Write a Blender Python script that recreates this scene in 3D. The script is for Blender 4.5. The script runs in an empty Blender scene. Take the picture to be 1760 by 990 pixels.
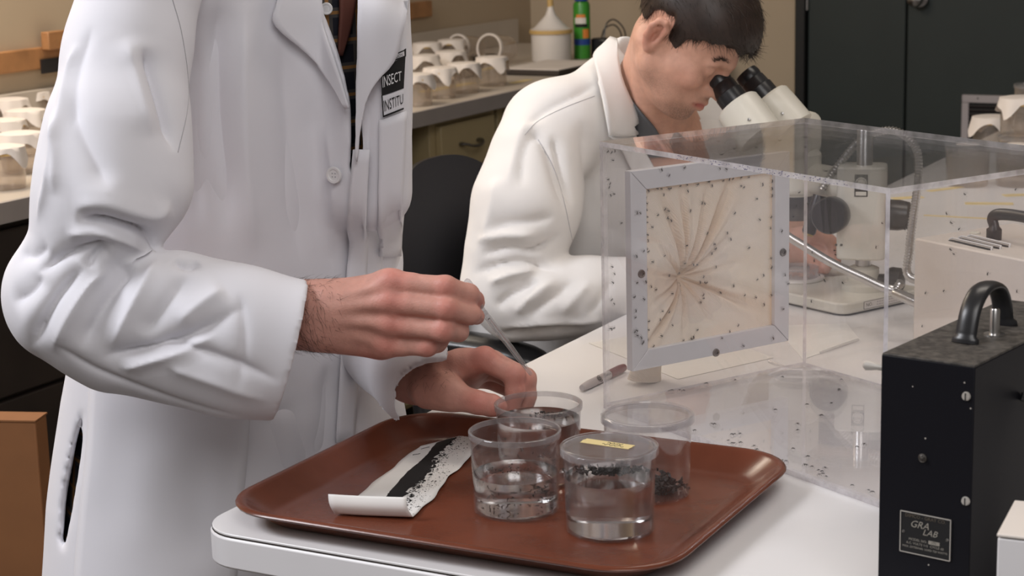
import bpy, bmesh, math, random
import numpy as np
from mathutils import Vector, Matrix
from mathutils.bvhtree import BVHTree

random.seed(7); rng = np.random.default_rng(7)
SC = bpy.context.scene
COL = SC.collection
PI = math.pi

# ------------------------------------------------------------------ camera
CZ = 1.554                   # camera height; the worktop is at TZ
TZ = 0.884
FPX, PITCH, ROLL = 3191.6, 0.209, -0.0254      # focal length in pixels of the 1760 wide frame
_fw = np.array([0, math.cos(PITCH), -math.sin(PITCH)])
_up0 = np.array([0, math.sin(PITCH), math.cos(PITCH)])
_rt0 = np.array([1.0, 0, 0])
_rt = math.cos(ROLL)*_rt0 + math.sin(ROLL)*_up0
_up = -math.sin(ROLL)*_rt0 + math.cos(ROLL)*_up0
cam_d = bpy.data.cameras.new('camera'); cam = bpy.data.objects.new('camera', cam_d); COL.objects.link(cam)
cam_d.sensor_width = 36.0; cam_d.lens = 36.0*FPX/1760.0; cam_d.clip_start = 0.05
M4 = Matrix(((_rt[0], _up[0], -_fw[0], 0), (_rt[1], _up[1], -_fw[1], 0), (_rt[2], _up[2], -_fw[2], CZ), (0, 0, 0, 1)))
cam.matrix_world = M4
cam_d.dof.use_dof = True; cam_d.dof.focus_distance = 2.3; cam_d.dof.aperture_fstop = 13.0
SC.camera = cam
EYE = np.array([0, 0, CZ])
def ray(x, y): return _fw + _rt*(x-880)/FPX + _up*(495-y)/FPX
def PD(x, y, D): d = ray(x, y); return EYE + d*(D/d[1])            # point of the room at distance D
def PT(x, y, z): d = ray(x, y); return EYE + d*((z-CZ)/d[2])       # ... on the level z
def proj(P):
    d = np.asarray(P, float) - EYE; z = d@_fw
    return np.stack([880+FPX*(d@_rt)/z, 495-FPX*(d@_up)/z], -1)
# the room's own axes: a along the near edge of the worktop, b along its long edge
E1 = np.array([.8789, -.4770]); E2 = np.array([.4770, .8789]); T0 = np.array([-.3592, 1.9352])
YAW = math.atan2(-.4770, .8789)
def RW(a, b, z): q = T0+a*E1+b*E2; return np.array([q[0], q[1], z])
def PA(x, y, a): d = ray(x, y); t = (a+T0@E1)/(d[:2]@E1); return EYE+d*t      # ... on the plane a = const
def PB(x, y, b): d = ray(x, y); t = (b+T0@E2)/(d[:2]@E2); return EYE+d*t
def AB(P): d = np.asarray(P)[:2]-T0; return float(d@E1), float(d@E2)

# ------------------------------------------------------------------ world, lights, exposure
SC.view_settings.view_transform = 'Standard'; SC.view_settings.look = 'None'
SC.view_settings.exposure = 0.0; SC.view_settings.gamma = 1.0; SC.view_settings.use_curve_mapping = False
SC.cycles.transparent_max_bounces = 28; SC.cycles.max_bounces = 9; SC.cycles.transmission_bounces = 9; SC.cycles.diffuse_bounces = 3; SC.cycles.glossy_bounces = 3
SC.cycles.use_denoising = True
SC.cycles.sample_clamp_indirect = 6.0
wd = bpy.data.worlds.new('world'); SC.world = wd; wd.use_nodes = True
wd.node_tree.nodes['Background'].inputs[0].default_value = (1.0, 0.9, 0.82, 1)
wd.node_tree.nodes['Background'].inputs[1].default_value = 0.14
def area(name, loc, target, size, power, color, sy=None):
    l = bpy.data.lights.new(name, 'AREA'); l.energy = power; l.color = color; l.shape = 'RECTANGLE'
    l.size = size; l.size_y = sy or size
    o = bpy.data.objects.new(name, l); COL.objects.link(o); o.location = loc
    o.rotation_euler = (Vector(target)-Vector(loc)).to_track_quat('-Z', 'Y').to_euler()
    return o
area('softbox_light', (-2.4, 1.75, 2.9), (0.1, 2.45, 0.95), 0.9, 60, (0.94, 0.95, 1.0))
area('ceiling_fill_light', (0.25, -0.5, 2.95), (0.2, 2.2, 0.9), 1.6, 31, (0.985, 0.965, 0.97))  # unseen front fill lamp, tilted towards the people and the worktop
area('ceiling_fill_light', (0.9, 2.6, 2.95), (0.9, 2.61, 0), 1.2, 14, (1.0, 0.90, 0.80), .6)
area('ceiling_fill_light', (-0.9, 5.2, 2.95), (-0.9, 5.21, 0), 1.2, 7, (1.0, 0.84, 0.66), .6)
area('ceiling_fill_light', (-2.2, 3.4, 2.95), (-2.2, 3.41, 0), 1.2, 34, (1.0, 0.86, 0.70), .6)
area('ceiling_fill_light', (-1.35, 4.5, 2.95), (-1.35, 4.51, 0), 1.2, 40, (1.0, 0.86, 0.70), .6)  # extra unseen lamp, added to brighten the left of the bench wall
area('ceiling_fill_light', (0.4, 0.4, 2.95), (0.4, 0.41, 0), 1.2, 8, (1.0, 0.93, 0.86), .6)

# ------------------------------------------------------------------ helpers
WM = {}                                                     # world matrix of what has been built
def tag(o, label=None, cat=None, group=None, kind=None):
    if label: o['label'] = label
    if cat: o['category'] = cat
    if group: o['group'] = group
    if kind: o['kind'] = kind
    return o
def thing(name, loc, label, cat, group=None, rz=0.0):
    o = bpy.data.objects.new(name, None); COL.objects.link(o); o.empty_display_size = .05
    m = Matrix.Translation(Vector(loc)) @ Matrix.Rotation(rz, 4, 'Z')
    o.matrix_world = m; WM[o.name] = m
    return tag(o, label, cat, group)
def finish(name, me, m, parent=None, smooth=40, bevel=0.0, origin=None, seg=2):
    """me holds world coordinates; stored relative to the parent (or to origin)"""
    if parent is not None: w = WM[parent.name]
    elif origin is not None: w = Matrix.Translation(Vector(origin))
    else: w = Matrix.Identity(4)
    if w != Matrix.Identity(4): me.transform(w.inverted())
    o = bpy.data.objects.new(name, me); COL.objects.link(o)
    if parent is not None: o.parent = parent
    else: o.matrix_world = w
    WM[o.name] = w
    if m is not None: me.materials.append(m if not isinstance(m, str) else MAT[m])
    if smooth:
        me.polygons.foreach_set('use_smooth', np.ones(len(me.polygons), bool))
        if smooth < 180: me.set_sharp_from_angle(angle=math.radians(smooth))
    if bevel:
        b = o.modifiers.new('bevel', 'BEVEL'); b.width = bevel; b.segments = seg; b.limit_method = 'ANGLE'; b.angle_limit = math.radians(35)
        b.harden_normals = False
    return o
def npmesh(name, V, F):
    """V (n,3), F (m,k) numpy"""
    V = np.ascontiguousarray(V, np.float32); F = np.ascontiguousarray(F, np.int32)
    me = bpy.data.meshes.new(name); me.vertices.add(len(V)); me.vertices.foreach_set('co', V.ravel())
    k = F.shape[1]; me.loops.add(F.size); me.loops.foreach_set('vertex_index', F.ravel())
    me.polygons.add(len(F)); me.polygons.foreach_set('loop_start', np.arange(0, F.size, k, dtype=np.int32))
    me.update(calc_edges=True); me.validate()
    return me
class MB:
    """collects boxes, prisms, lathes and tubes into ONE mesh object"""
    def __init__(s): s.v = []; s.f = []
    def add(s, vs, fs):
        n = len(s.v); s.v += [tuple(map(float, p)) for p in vs]; s.f += [tuple(i+n for i in f) for f in fs]; return s
    def box(s, c, size, rz=0.0, R=None):
        hx, hy, hz = size[0]/2, size[1]/2, size[2]/2
        P = np.array([[x, y, z] for z in (-hz, hz) for y in (-hy, hy) for x in (-hx, hx)])
        if R is None: cc, ss = math.cos(rz), math.sin(rz); R = np.array([[cc, -ss, 0], [ss, cc, 0], [0, 0, 1]])
        P = P@np.asarray(R).T + np.asarray(c)
        return s.add(P, [(0, 2, 3, 1), (4, 5, 7, 6), (0, 1, 5, 4), (2, 6, 7, 3), (0, 4, 6, 2), (1, 3, 7, 5)])
    def rbox(s, a0, a1, b0, b1, z0, z1):               # a box in the room's axes
        c = RW((a0+a1)/2, (b0+b1)/2, (z0+z1)/2); return s.box(c, (abs(a1-a0), abs(b1-b0), abs(z1-z0)), YAW)
    def prism(s, poly, z0, z1):                         # poly: list of (x,y) counter-clockwise
        n = len(poly); vs = [(p[0], p[1], z0) for p in poly]+[(p[0], p[1], z1) for p in poly]
        return s.add(vs, [tuple(range(n))[::-1], tuple(range(n, 2*n))]+[(i, (i+1) % n, n+(i+1) % n, n+i) for i in range(n)])
    def lathe(s, prof, o=(0, 0, 0), axis=(0, 0, 1), n=32, closed=False):
        """prof: list of (r, h); r = 0 closes to a point"""
        ax = Vector(axis).normalized(); q = Vector((0, 0, 1)).rotation_difference(ax); o = Vector(o)
        vs, fs, idx = [], [], []
        for r, h in prof:
            if r <= 1e-7: idx.append([len(vs)]*n); vs.append(o+q@Vector((0, 0, h)))
            else:
                idx.append(list(range(len(vs), len(vs)+n)))
                vs += [o+q@Vector((r*math.cos(2*PI*i/n), r*math.sin(2*PI*i/n), h)) for i in range(n)]
        seq = list(range(len(prof)-1)); pairs = [(k, k+1) for k in seq]+([(len(prof)-1, 0)] if closed else [])
        for k, l in pairs:
            A, B = idx[k], idx[l]
            for i in range(n):
                f = [A[i], A[(i+1) % n], B[(i+1) % n], B[i]]; g = []
                for t in f:
                    if t not in g: g.append(t)
                if len(g) > 2: fs.append(tuple(g))
        return s.add(vs, fs)
    def tube(s, pts, r, n=10, caps=True, flat=None):
        """r: a number or one for each point; flat=(ratio, normal) squashes the section"""
        P = np.array(pts, float); m = len(P); R = np.full(m, r, float) if np.isscalar(r) else np.array(r, float)
        t = np.gradient(P, axis=0); t /= np.linalg.norm(t, axis=1)[:, None]+1e-12
        u = np.cross(t[0], [0, 0, 1.0]); 
        if np.linalg.norm(u) < 1e-3: u = np.cross(t[0], [1.0, 0, 0])
        u /= np.linalg.norm(u); vs = []
        for i in range(m):
            u = u-t[i]*(u@t[i]); u /= np.linalg.norm(u); w = np.cross(t[i], u)
            if flat is not None:
                w2 = np.array(flat[1], float); w2 = w2-t[i]*(w2@t[i]); w2 /= np.linalg.norm(w2)+1e-9; u2 = np.cross(w2, t[i]); a_, b_ = u2, w2*flat[0]
            else: a_, b_ = u, w
            for k in range(n):
                c = 2*PI*k/n; vs.append(P[i]+R[i]*(a_*math.cos(c)+b_*math.sin(c)))
        fs = [(i*n+k, i*n+(k+1) % n, (i+1)*n+(k+1) % n, (i+1)*n+k) for i in range(m-1) for k in range(n)]
        if caps: fs += [tuple(range(n))[::-1], tuple(range((m-1)*n, m*n))]
        return s.add(vs, fs)
    def grid(s, P):                                     # P (n,m,3): one sheet
        n, m = P.shape[:2]; return s.add(P.reshape(-1, 3), [(i*m+j, (i+1)*m+j, (i+1)*m+j+1, i*m+j+1) for i in range(n-1) for j in range(m-1)])
    def mesh(s, name):
        me = bpy.data.meshes.new(name); me.from_pydata(s.v, [], s.f); me.update()
        bm = bmesh.new(); bm.from_mesh(me); bmesh.ops.recalc_face_normals(bm, faces=bm.faces); bm.to_mesh(me); bm.free()
        return me
    def build(s, name, m, parent=None, **k): return finish(name, s.mesh(name), m, parent, **k)
def spline(pts, n=24):
    """Catmull-Rom through pts"""
    P = np.array(pts, float); P = np.vstack([2*P[0]-P[1], P, 2*P[-1]-P[-2]]); out = []
    k = len(P)-3
    for i in range(k):
        p0, p1, p2, p3 = P[i:i+4]; m = max(2, n//k)
        for t in np.linspace(0, 1, m, endpoint=(i == k-1)):
            out.append(.5*((2*p1)+(-p0+p2)*t+(2*p0-5*p1+4*p2-p3)*t*t+(-p0+3*p1-3*p2+p3)*t**3))
    return np.array(out)
def rrect(cx, cy, w, d, r, rz, n=6):
    """rounded rectangle, counter-clockwise"""
    out = []; c, s_ = math.cos(rz), math.sin(rz)
    for sx, sy, a0 in ((1, 1, 0), (-1, 1, 90), (-1, -1, 180), (1, -1, 270)):
        for i in range(n+1):
            a = math.radians(a0+90*i/n); x = sx*(w/2-r)+r*math.cos(a); y = sy*(d/2-r)+r*math.sin(a)
            out.append((cx+c*x-s_*y, cy+s_*x+c*y))
    return out
def copy_tree(o, parent=None):
    c = o.copy(); COL.objects.link(c)
    if parent is not None: c.parent = parent
    for ch in list(o.children): copy_tree(ch, c)
    return c
def text(name, body, size, m, parent, P, ux, uy, align='CENTER', depth=.0, shear=0.0, font_scale_x=1.0):
    """flat print: lettering turned into a mesh, lying in the plane (ux, uy) with its centre at P"""
    cu = bpy.data.curves.new(name, 'FONT'); cu.body = body; cu.size = size; cu.align_x = align; cu.align_y = 'CENTER'; cu.shear = shear
    cu.resolution_u = 2; cu.extrude = depth
    o = bpy.data.objects.new(name, cu); COL.objects.link(o)
    dg = bpy.context.evaluated_depsgraph_get(); dg.update()
    me = bpy.data.meshes.new_from_object(o.evaluated_get(dg)); bpy.data.objects.remove(o); bpy.data.curves.remove(cu)
    ux = Vector(ux).normalized(); uy = Vector(uy); uy = (uy-ux*uy.dot(ux)).normalized(); uz = ux.cross(uy)
    P = Vector(P)
    me.transform(Matrix(((ux.x*font_scale_x, uy.x, uz.x, P.x), (ux.y*font_scale_x, uy.y, uz.y, P.y), (ux.z*font_scale_x, uy.z, uz.z, P.z), (0, 0, 0, 1))))
    return me
def print_text(name, body, size, m, parent, P, ux, uy, **k):
    return finish(name, text(name, body, size, m, parent, P, ux, uy, **k), m, parent, smooth=0)

# ------------------------------------------------------------------ materials
MAT = {}
def mat(key, col, rough=.5, metal=0.0, spec=.5, var=0.0, vscale=8.0, col2=None, bump=0.0, bscale=200.0, bdist=.001, sheen=0.0, sss=0.0, ssr=(1, .3, .2), coat=0.0, weave=False, detail=3.0, aniso=None):
    m = bpy.data.materials.new(key); m.use_nodes = True; nt = m.node_tree; N = nt.nodes; L = nt.links
    b = N['Principled BSDF']; b.inputs['Base Color'].default_value = (*col, 1); b.inputs['Roughness'].default_value = rough
    b.inputs['Metallic'].default_value = metal; b.inputs['Specular IOR Level'].default_value = spec
    if sheen: b.inputs['Sheen Weight'].default_value = sheen
    if coat: b.inputs['Coat Weight'].default_value = coat; b.inputs['Coat Roughness'].default_value = .15
    if sss:
        b.inputs['Subsurface Weight'].default_value = sss; b.inputs['Subsurface Radius'].default_value = ssr; b.inputs['Subsurface Scale'].default_value = .006
    tc = N.new('ShaderNodeTexCoord')
    nz = N.new('ShaderNodeTexNoise'); nz.inputs['Scale'].default_value = vscale; nz.inputs['Detail'].default_value = detail
    L.new(tc.outputs['Object'], nz.inputs['Vector'])
    c2 = col2 or tuple(max(0, c*(1-var)) for c in col)
    mx = N.new('ShaderNodeMix'); mx.data_type = 'RGBA'; mx.inputs[6].default_value = (*col, 1); mx.inputs[7].default_value = (*c2, 1)
    rp = N.new('ShaderNodeMapRange'); rp.inputs[1].default_value = .35; rp.inputs[2].default_value = .7
    L.new(nz.outputs['Fac'], rp.inputs[0]); L.new(rp.outputs[0], mx.inputs[0]); L.new(mx.outputs[2], b.inputs['Base Color'])
    if bump:
        bp = N.new('ShaderNodeBump'); bp.inputs['Strength'].default_value = bump; bp.inputs['Distance'].default_value = bdist
        if weave:
            w1 = N.new('ShaderNodeTexWave'); w2 = N.new('ShaderNodeTexWave'); w1.bands_direction = 'X'; w2.bands_direction = 'Z'
            for w in (w1, w2): w.inputs['Scale'].default_value = bscale; w.inputs['Distortion'].default_value = 1.0; L.new(tc.outputs['Object'], w.inputs['Vector'])
            ad = N.new('ShaderNodeMath'); L.new(w1.outputs['Fac'], ad.inputs[0]); L.new(w2.outputs['Fac'], ad.inputs[1]); L.new(ad.outputs[0], bp.inputs['Height'])
        else:
            n2 = N.new('ShaderNodeTexNoise'); n2.inputs['Scale'].default_value = bscale; n2.inputs['Detail'].default_value = 4
            L.new(tc.outputs['Object'], n2.inputs['Vector']); L.new(n2.outputs['Fac'], bp.inputs['Height'])
        L.new(bp.outputs['Normal'], b.inputs['Normal'])
    MAT[key] = m; return m
def clear(key, tint=(.97, .97, .97), ior=1.49, rough=.02, haze=0.0, hazecol=(.9, .88, .9), streak=False, white=0.0):
    """clear plastic as panes and thin walls: see-through with a Fresnel sheen, and a little haze where it is scuffed"""
    m = bpy.data.materials.new(key); m.use_nodes = True; nt = m.node_tree; N = nt.nodes; L = nt.links
    N.remove(N['Principled BSDF']); out = N['Material Output']
    tr = N.new('ShaderNodeBsdfTransparent'); tr.inputs[0].default_value = (*tint, 1)
    gl = N.new('ShaderNodeBsdfGlossy'); gl.inputs['Roughness'].default_value = rough; gl.inputs[0].default_value = (1, 1, 1, 1)
    fr = N.new('ShaderNodeFresnel'); ge = N.new('ShaderNodeNewGeometry'); im = N.new('ShaderNodeMapRange')
    im.inputs[3].default_value = ior; im.inputs[4].default_value = 1/ior; L.new(ge.outputs['Backfacing'], im.inputs[0]); L.new(im.outputs[0], fr.inputs['IOR'])   # same sheen on the way out as on the way in
    mx = N.new('ShaderNodeMixShader'); L.new(fr.outputs[0], mx.inputs[0]); L.new(tr.outputs[0], mx.inputs[1]); L.new(gl.outputs[0], mx.inputs[2])
    last = mx
    if haze > 0:
        tc = N.new('ShaderNodeTexCoord'); nz = N.new('ShaderNodeTexNoise'); nz.inputs['Scale'].default_value = 40; nz.inputs['Detail'].default_value = 6
        L.new(tc.outputs['Object'], nz.inputs['Vector']); mr = N.new('ShaderNodeMapRange'); mr.inputs[1].default_value = .3; mr.inputs[2].default_value = .75
        mr.inputs[3].default_value = haze*.5; mr.inputs[4].default_value = haze*1.5; L.new(nz.outputs['Fac'], mr.inputs[0])
        df = N.new('ShaderNodeBsdfDiffuse'); df.inputs[0].default_value = (*hazecol, 1)
        tl = N.new('ShaderNodeBsdfTranslucent'); tl.inputs[0].default_value = (*hazecol, 1)
        dm = N.new('ShaderNodeMixShader'); L.new(df.outputs[0], dm.inputs[1]); L.new(tl.outputs[0], dm.inputs[2])
        m2 = N.new('ShaderNodeMixShader'); L.new(mr.outputs[0], m2.inputs[0]); L.new(mx.outputs[0], m2.inputs[1]); L.new(dm.outputs[0], m2.inputs[2]); last = m2
    L.new(last.outputs[0], out.inputs[0]); MAT[key] = m; return m
mat('wall_paint', (.52, .42, .30), .8, var=.05, vscale=2)
mat('floor_tile', (.10, .085, .075), .5, var=.3, vscale=4)
mat('laminate', (.86, .85, .86), .22, spec=.45, var=.03, vscale=3, bump=.03, bscale=600)
mat('laminate_edge', (.84, .83, .85), .35, var=.04, vscale=5)
mat('seam', (.03, .022, .018), .8)
mat('bench_top', (.56, .50, .43), .35, var=.12, vscale=3)
mat('bench_edge', (.40, .36, .34), .5, var=.1)
mat('cabinet_paint', (.47, .38, .21), .5, var=.08, vscale=4)
mat('cabinet_dark', (.035, .025, .02), .6, var=.3)
mat('oak_rail', (.45, .22, .09), .5, var=.35, vscale=12)
mat('door_green', (.022, .032, .030), .55, var=.12, vscale=5)
mat('door_frame', (.008, .008, .008), .5)
mat('steel', (.62, .61, .60), .28, 1.0, var=.1)
mat('dark_steel', (.25, .24, .23), .35, 1.0)
mat('aluminium', (.76, .76, .79), .42, .2, var=.05)
mat('grille_alu', (.50, .46, .47), .5, .2, var=.08)
mat('grille_slat', (.05, .04, .04), .6)
mat('black_plastic', (.018, .018, .02), .32, var=.2)
mat('black_vinyl', (.012, .012, .013), .28, bump=.15, bscale=500)
mat('black_fabric', (.010, .010, .014), .85, bump=.3, bscale=900)
mat('cream_enamel', (.72, .69, .61), .35, var=.05)
mat('box_beige', (.76, .70, .65), .45, var=.04, bump=.05, bscale=900)
mat('tray_brown', (.165, .047, .024), .23, spec=.4, var=.22, vscale=14, bump=.12, bscale=420, bdist=.0005)
mat('paper_white', (.83, .82, .80), .7, var=.03)
mat('cardboard', (.26, .11, .04), .8, var=.15)
mat('white_plastic', (.78, .74, .70), .4, var=.05)
mat('gauze', (.74, .68, .63), .8, var=.08, bump=.4, bscale=600)
mat('coat_cool_lit', (.785, .78, .83), .75, spec=.2, sheen=.15, var=.02, vscale=5, bump=.10, bscale=900, bdist=.0006, weave=True)  # standing coat: cool tint of the light put into the white
mat('coat_warm_lit', (.82, .80, .785), .75, spec=.2, sheen=.15, var=.02, vscale=5, bump=.10, bscale=900, bdist=.0006, weave=True)  # same white cloth, with the warm light on the seated person in its colour
mat('coat_thread', (.42, .41, .44), .8)
mat('button_white', (.80, .79, .80), .3)
mat('ink_black', (.004, .004, .005), .7)
mat('mosquito', (.012, .010, .009), .6, var=.3)
mat('yellow_tape', (.78, .63, .30), .6, var=.1)
mat('spray_green', (.05, .28, .03), .3)
mat('spray_blue', (.02, .06, .28), .3)
mat('spray_orange', (.75, .25, .05), .4)
mat('tube_yellow', (.62, .42, .16), .5)
mat('grey_knit', (.12, .125, .135), .9, var=.2, bump=.3, bscale=700)
mat('trousers', (.03, .035, .06), .85)
mat('red_brown', (.14, .045, .03), .8, var=.2)
mat('ink_blue', (.10, .09, .19), .6)
mat('brass', (.55, .40, .16), .35, .9)
mat('debris', (.012, .010, .009), .55, var=.5, vscale=300)
mat('red_cap', (.16, .03, .03), .4)
clear('acrylic', (.982, .980, .984), 1.49, .01, haze=.010)
clear('acrylic_edge', (.84, .83, .86), 1.49, .15, haze=.5, hazecol=(.87, .855, .885))
clear('cup_clear', (.965, .963, .965), 1.5, .02, haze=.02, hazecol=(.9, .89, .9))
clear('cup_rim', (.88, .875, .88), 1.5, .05, haze=.13, hazecol=(.9, .89, .9))
clear('lid_clear', (.93, .925, .93), 1.5, .06, haze=.10, hazecol=(.9, .89, .9))
clear('cup_far', (.93, .91, .89), 1.45, .1, haze=.10, hazecol=(.80, .74, .68))
clear('pipette_clear', (.88, .88, .89), 1.5, .05, haze=.22, hazecol=(.85, .85, .85))
m = bpy.data.materials.new('water'); m.use_nodes = True; MAT['water'] = m; b_ = m.node_tree.nodes['Principled BSDF']
b_.inputs['Transmission Weight'].default_value = 1; b_.inputs['IOR'].default_value = 1.33; b_.inputs['Roughness'].default_value = 0; b_.inputs['Base Color'].default_value = (.97, .97, .97, 1)
_t = m.node_tree.nodes.new('ShaderNodeTexNoise'); _t.inputs['Scale'].default_value = 90; _b = m.node_tree.nodes.new('ShaderNodeBump'); _b.inputs['Strength'].default_value = .04; m.node_tree.links.new(_t.outputs['Fac'], _b.inputs['Height']); m.node_tree.links.new(_b.outputs['Normal'], b_.inputs['Normal'])
# ================================================================== the room
WALL_A, DOOR_B, BT = -2.40, 5.40, TZ+.07          # bench wall, door wall, bench top height
tag(MB().box((0, 4, -.05), (12, 12, .1)).build('floor', 'floor_tile'), kind='structure')
tag(MB().rbox(WALL_A-.12, WALL_A, -4, DOOR_B+.12, 0, 3.3).build('wall_left', 'wall_paint'), kind='structure')
tag(MB().rbox(WALL_A, -1.231, DOOR_B, DOOR_B+.12, 0, 3.3).build('wall_back', 'wall_paint'), kind='structure')
tag(MB().rbox(.62, 4, DOOR_B, DOOR_B+.12, 0, 3.3).build('wall_back_right', 'wall_paint'), kind='structure')
tag(MB().rbox(-1.231, .62, DOOR_B, DOOR_B+.12, 2.43, 3.3).build('wall_over_door', 'wall_paint'), kind='structure')
# double door, dark green, with its black frame and the grille low on the right leaf
dr = thing('door_1', RW(-.35, DOOR_B, 0), None, None); tag(dr, kind='structure')
fm = MB().rbox(-1.231, -1.19, DOOR_B-.03, DOOR_B+.1, 0, 2.43); fm.build('door_frame', 'door_frame', dr, bevel=.004)
MB().rbox(-1.19, .62, DOOR_B-.02, DOOR_B+.1, 2.38, 2.43).build('door_frame', 'door_frame', dr)
MB().rbox(-1.188, -.801, DOOR_B, DOOR_B+.045, .01, 2.375).build('door_leaf', 'door_green', dr, bevel=.004)
lf = MB().rbox(-.795, .60, DOOR_B, DOOR_B+.045, .01, 2.375).build('door_leaf', 'door_green', dr, bevel=.004)
h = PB(1384, 8, DOOR_B); ha, hb = AB(h)
MB().lathe([(0, -.05), (.007, -.05), (.007, .05), (0, .05)], RW(-1.19, DOOR_B-.008, h[2]+.03), n=12).build('hinge', 'steel', dr)
kp = PB(1580, -3, DOOR_B); ka, kb = AB(kp)
kn = MB().lathe([(0, 0), (.034, 0), (.034, .006), (.013, .010), (.012, .03), (.027, .042), (.031, .056), (.026, .07), (.012, .077), (0, .078)], RW(ka, DOOR_B, kp[2]), (-E2[0], -E2[1], 0), 28)
kn.build('door_knob', 'steel', lf)
g0 = PB(1655, 162, DOOR_B); ga, gb = AB(g0); gz = g0[2]; gw, gh = .50, .42
gr = MB()
for a0, a1, z0, z1 in ((ga, ga+gw, gz-.03, gz), (ga, ga+gw, gz-gh, gz-gh+.03), (ga, ga+.027, gz-gh+.03, gz-.03), (ga+gw-.027, ga+gw, gz-gh+.03, gz-.03)): gr.rbox(a0, a1, DOOR_B-.016, DOOR_B, z0, z1)
go = gr.build('vent_frame', 'grille_alu', lf, bevel=.003)
for i in range(22):
    z = gz-.045-i*.0155
    MB().box(RW(ga+gw/2, DOOR_B-.007, z), (gw-.054, .014, .003), R=(Matrix.Rotation(YAW, 3, 'Z')@Matrix.Rotation(math.radians(-38), 3, 'X'))).build('vent_slat', 'grille_slat', lf)
MB().rbox(ga+.027, ga+gw-.027, DOOR_B-.0015, DOOR_B-.0005, gz-gh+.03, gz-.03).build('vent_back', 'door_frame', lf)
for sx in (.06, .44): MB().lathe([(0, 0), (.004, 0), (.003, .0025), (0, .003)], RW(ga+sx, DOOR_B-.016, gz-.012), (-E2[0], -E2[1], 0), 10).build('screw', 'dark_steel', lf)
# oak chalk rail on the bench wall, ending left of the corner
r1 = AB(PA(735, 22, WALL_A))[1]
rl = tag(MB().rbox(WALL_A, WALL_A+.022, -3, r1, TZ+.225, TZ+.285).build('trim_1', 'oak_rail', bevel=.004), kind='structure')
lp = AB(PA(73, 72, WALL_A)); lz = PA(73, 72, WALL_A)[2]
MB().rbox(WALL_A+.022, WALL_A+.05, lp[1]-.03, lp[1]+.05, lz-.02, lz+.03).build('rail_block', 'oak_rail', rl, bevel=.003)
MB().rbox(WALL_A+.022, WALL_A+.03, lp[1]-.04, lp[1]+.06, lz-.085, lz-.045).build('rail_clip', 'black_plastic', rl)

# ------------------------------------------------------------------ wall bench with cabinets
BF = -1.52                                       # front edge of the bench
bench = thing('wall_bench', RW(-1.95, 2.5, 0), 'long wall bench with a beige top and grey front edge', 'bench')
MB().rbox(WALL_A+.003, BF+.004, -3, 5.25, BT-.035, BT).build('bench_top', 'bench_top', bench, bevel=.003)
MB().rbox(BF+.004, BF+.014, -3, 5.25, BT-.045, BT-.001).build('edge_strip', 'bench_edge', bench)
MB().rbox(WALL_A+.003, WALL_A+.022, -3, 5.25, BT, BT+.10).build('backsplash', 'bench_top', bench, bevel=.003)
def cabinet(b0, b1, label, dark=False):
    c = thing('drawer_cabinet', RW(BF-.30, (b0+b1)/2, 0), label, 'cabinet', 'drawer cabinets under the wall bench')
    m = 'cabinet_dark' if dark else 'cabinet_paint'
    MB().rbox(WALL_A+.05, BF-.035, b0, b1, .08, BT-.04).build('body', m, c, bevel=.002)
    MB().rbox(WALL_A+.05, BF-.09, b0, b1, .0, .08).build('plinth', 'cabinet_dark', c)
    n = 0
    for z1, z0, hd in ((BT-.065, BT-.205, 0), (BT-.215, BT-.42, 1), (BT-.43, .10, 0)):
        d = MB().rbox(BF-.035, BF-.014, b0+.035, b1-.035, z0, z1).build('drawer', m, c, bevel=.003)
        bm_ = (b0+b1)/2; zc = (z0+z1)/2
        if hd == 0:
            hp = spline([RW(BF-.014, bm_-.055, zc+.004), RW(BF+.004, bm_-.048, zc+.004), RW(BF+.016, bm_-.02, zc-.004), RW(BF+.016, bm_+.02, zc-.004), RW(BF+.004, bm_+.048, zc+.004), RW(BF-.014, bm_+.055, zc+.004)], 20)
            MB().tube(hp, [.011]*3+[.008]*(len(hp)-6)+[.011]*3, 10, flat=(.55, (0, 0, 1))).build('handle', 'dark_steel', d)
        else:
            MB().lathe([(0, 0), (.006, 0), (.006, .014), (.014, .02), (.015, .028), (.009, .034), (0, .035)], RW(BF-.014, bm_, z1-.045), (E1[0], E1[1], 0), 16).build('knob', 'steel', d)
    return c
cb = AB(PA(748, 230, BF-.014))[1]; W0 = max(.3, 2*(AB(PA(806, 233, BF-.014))[1]-cb))
cabinet(cb, cb+W0, 'cream drawer cabinet with dark pull handle left of the seated person')
cabinet(cb+W0+.02, cb+2*W0+.02, 'cream drawer cabinet behind the seated person at the bench end')
cabinet(cb-W0-.10, cb-.10, 'cream cabinet mostly hidden behind the standing person')
cabinet(cb-2*W0-.12, cb-W0-.12, 'cream cabinet lower front showing between coat and black chair')
cabinet(-1.0, cb-2*W0-.14, 'dark brown cabinet under the bench at far left', True)
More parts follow.
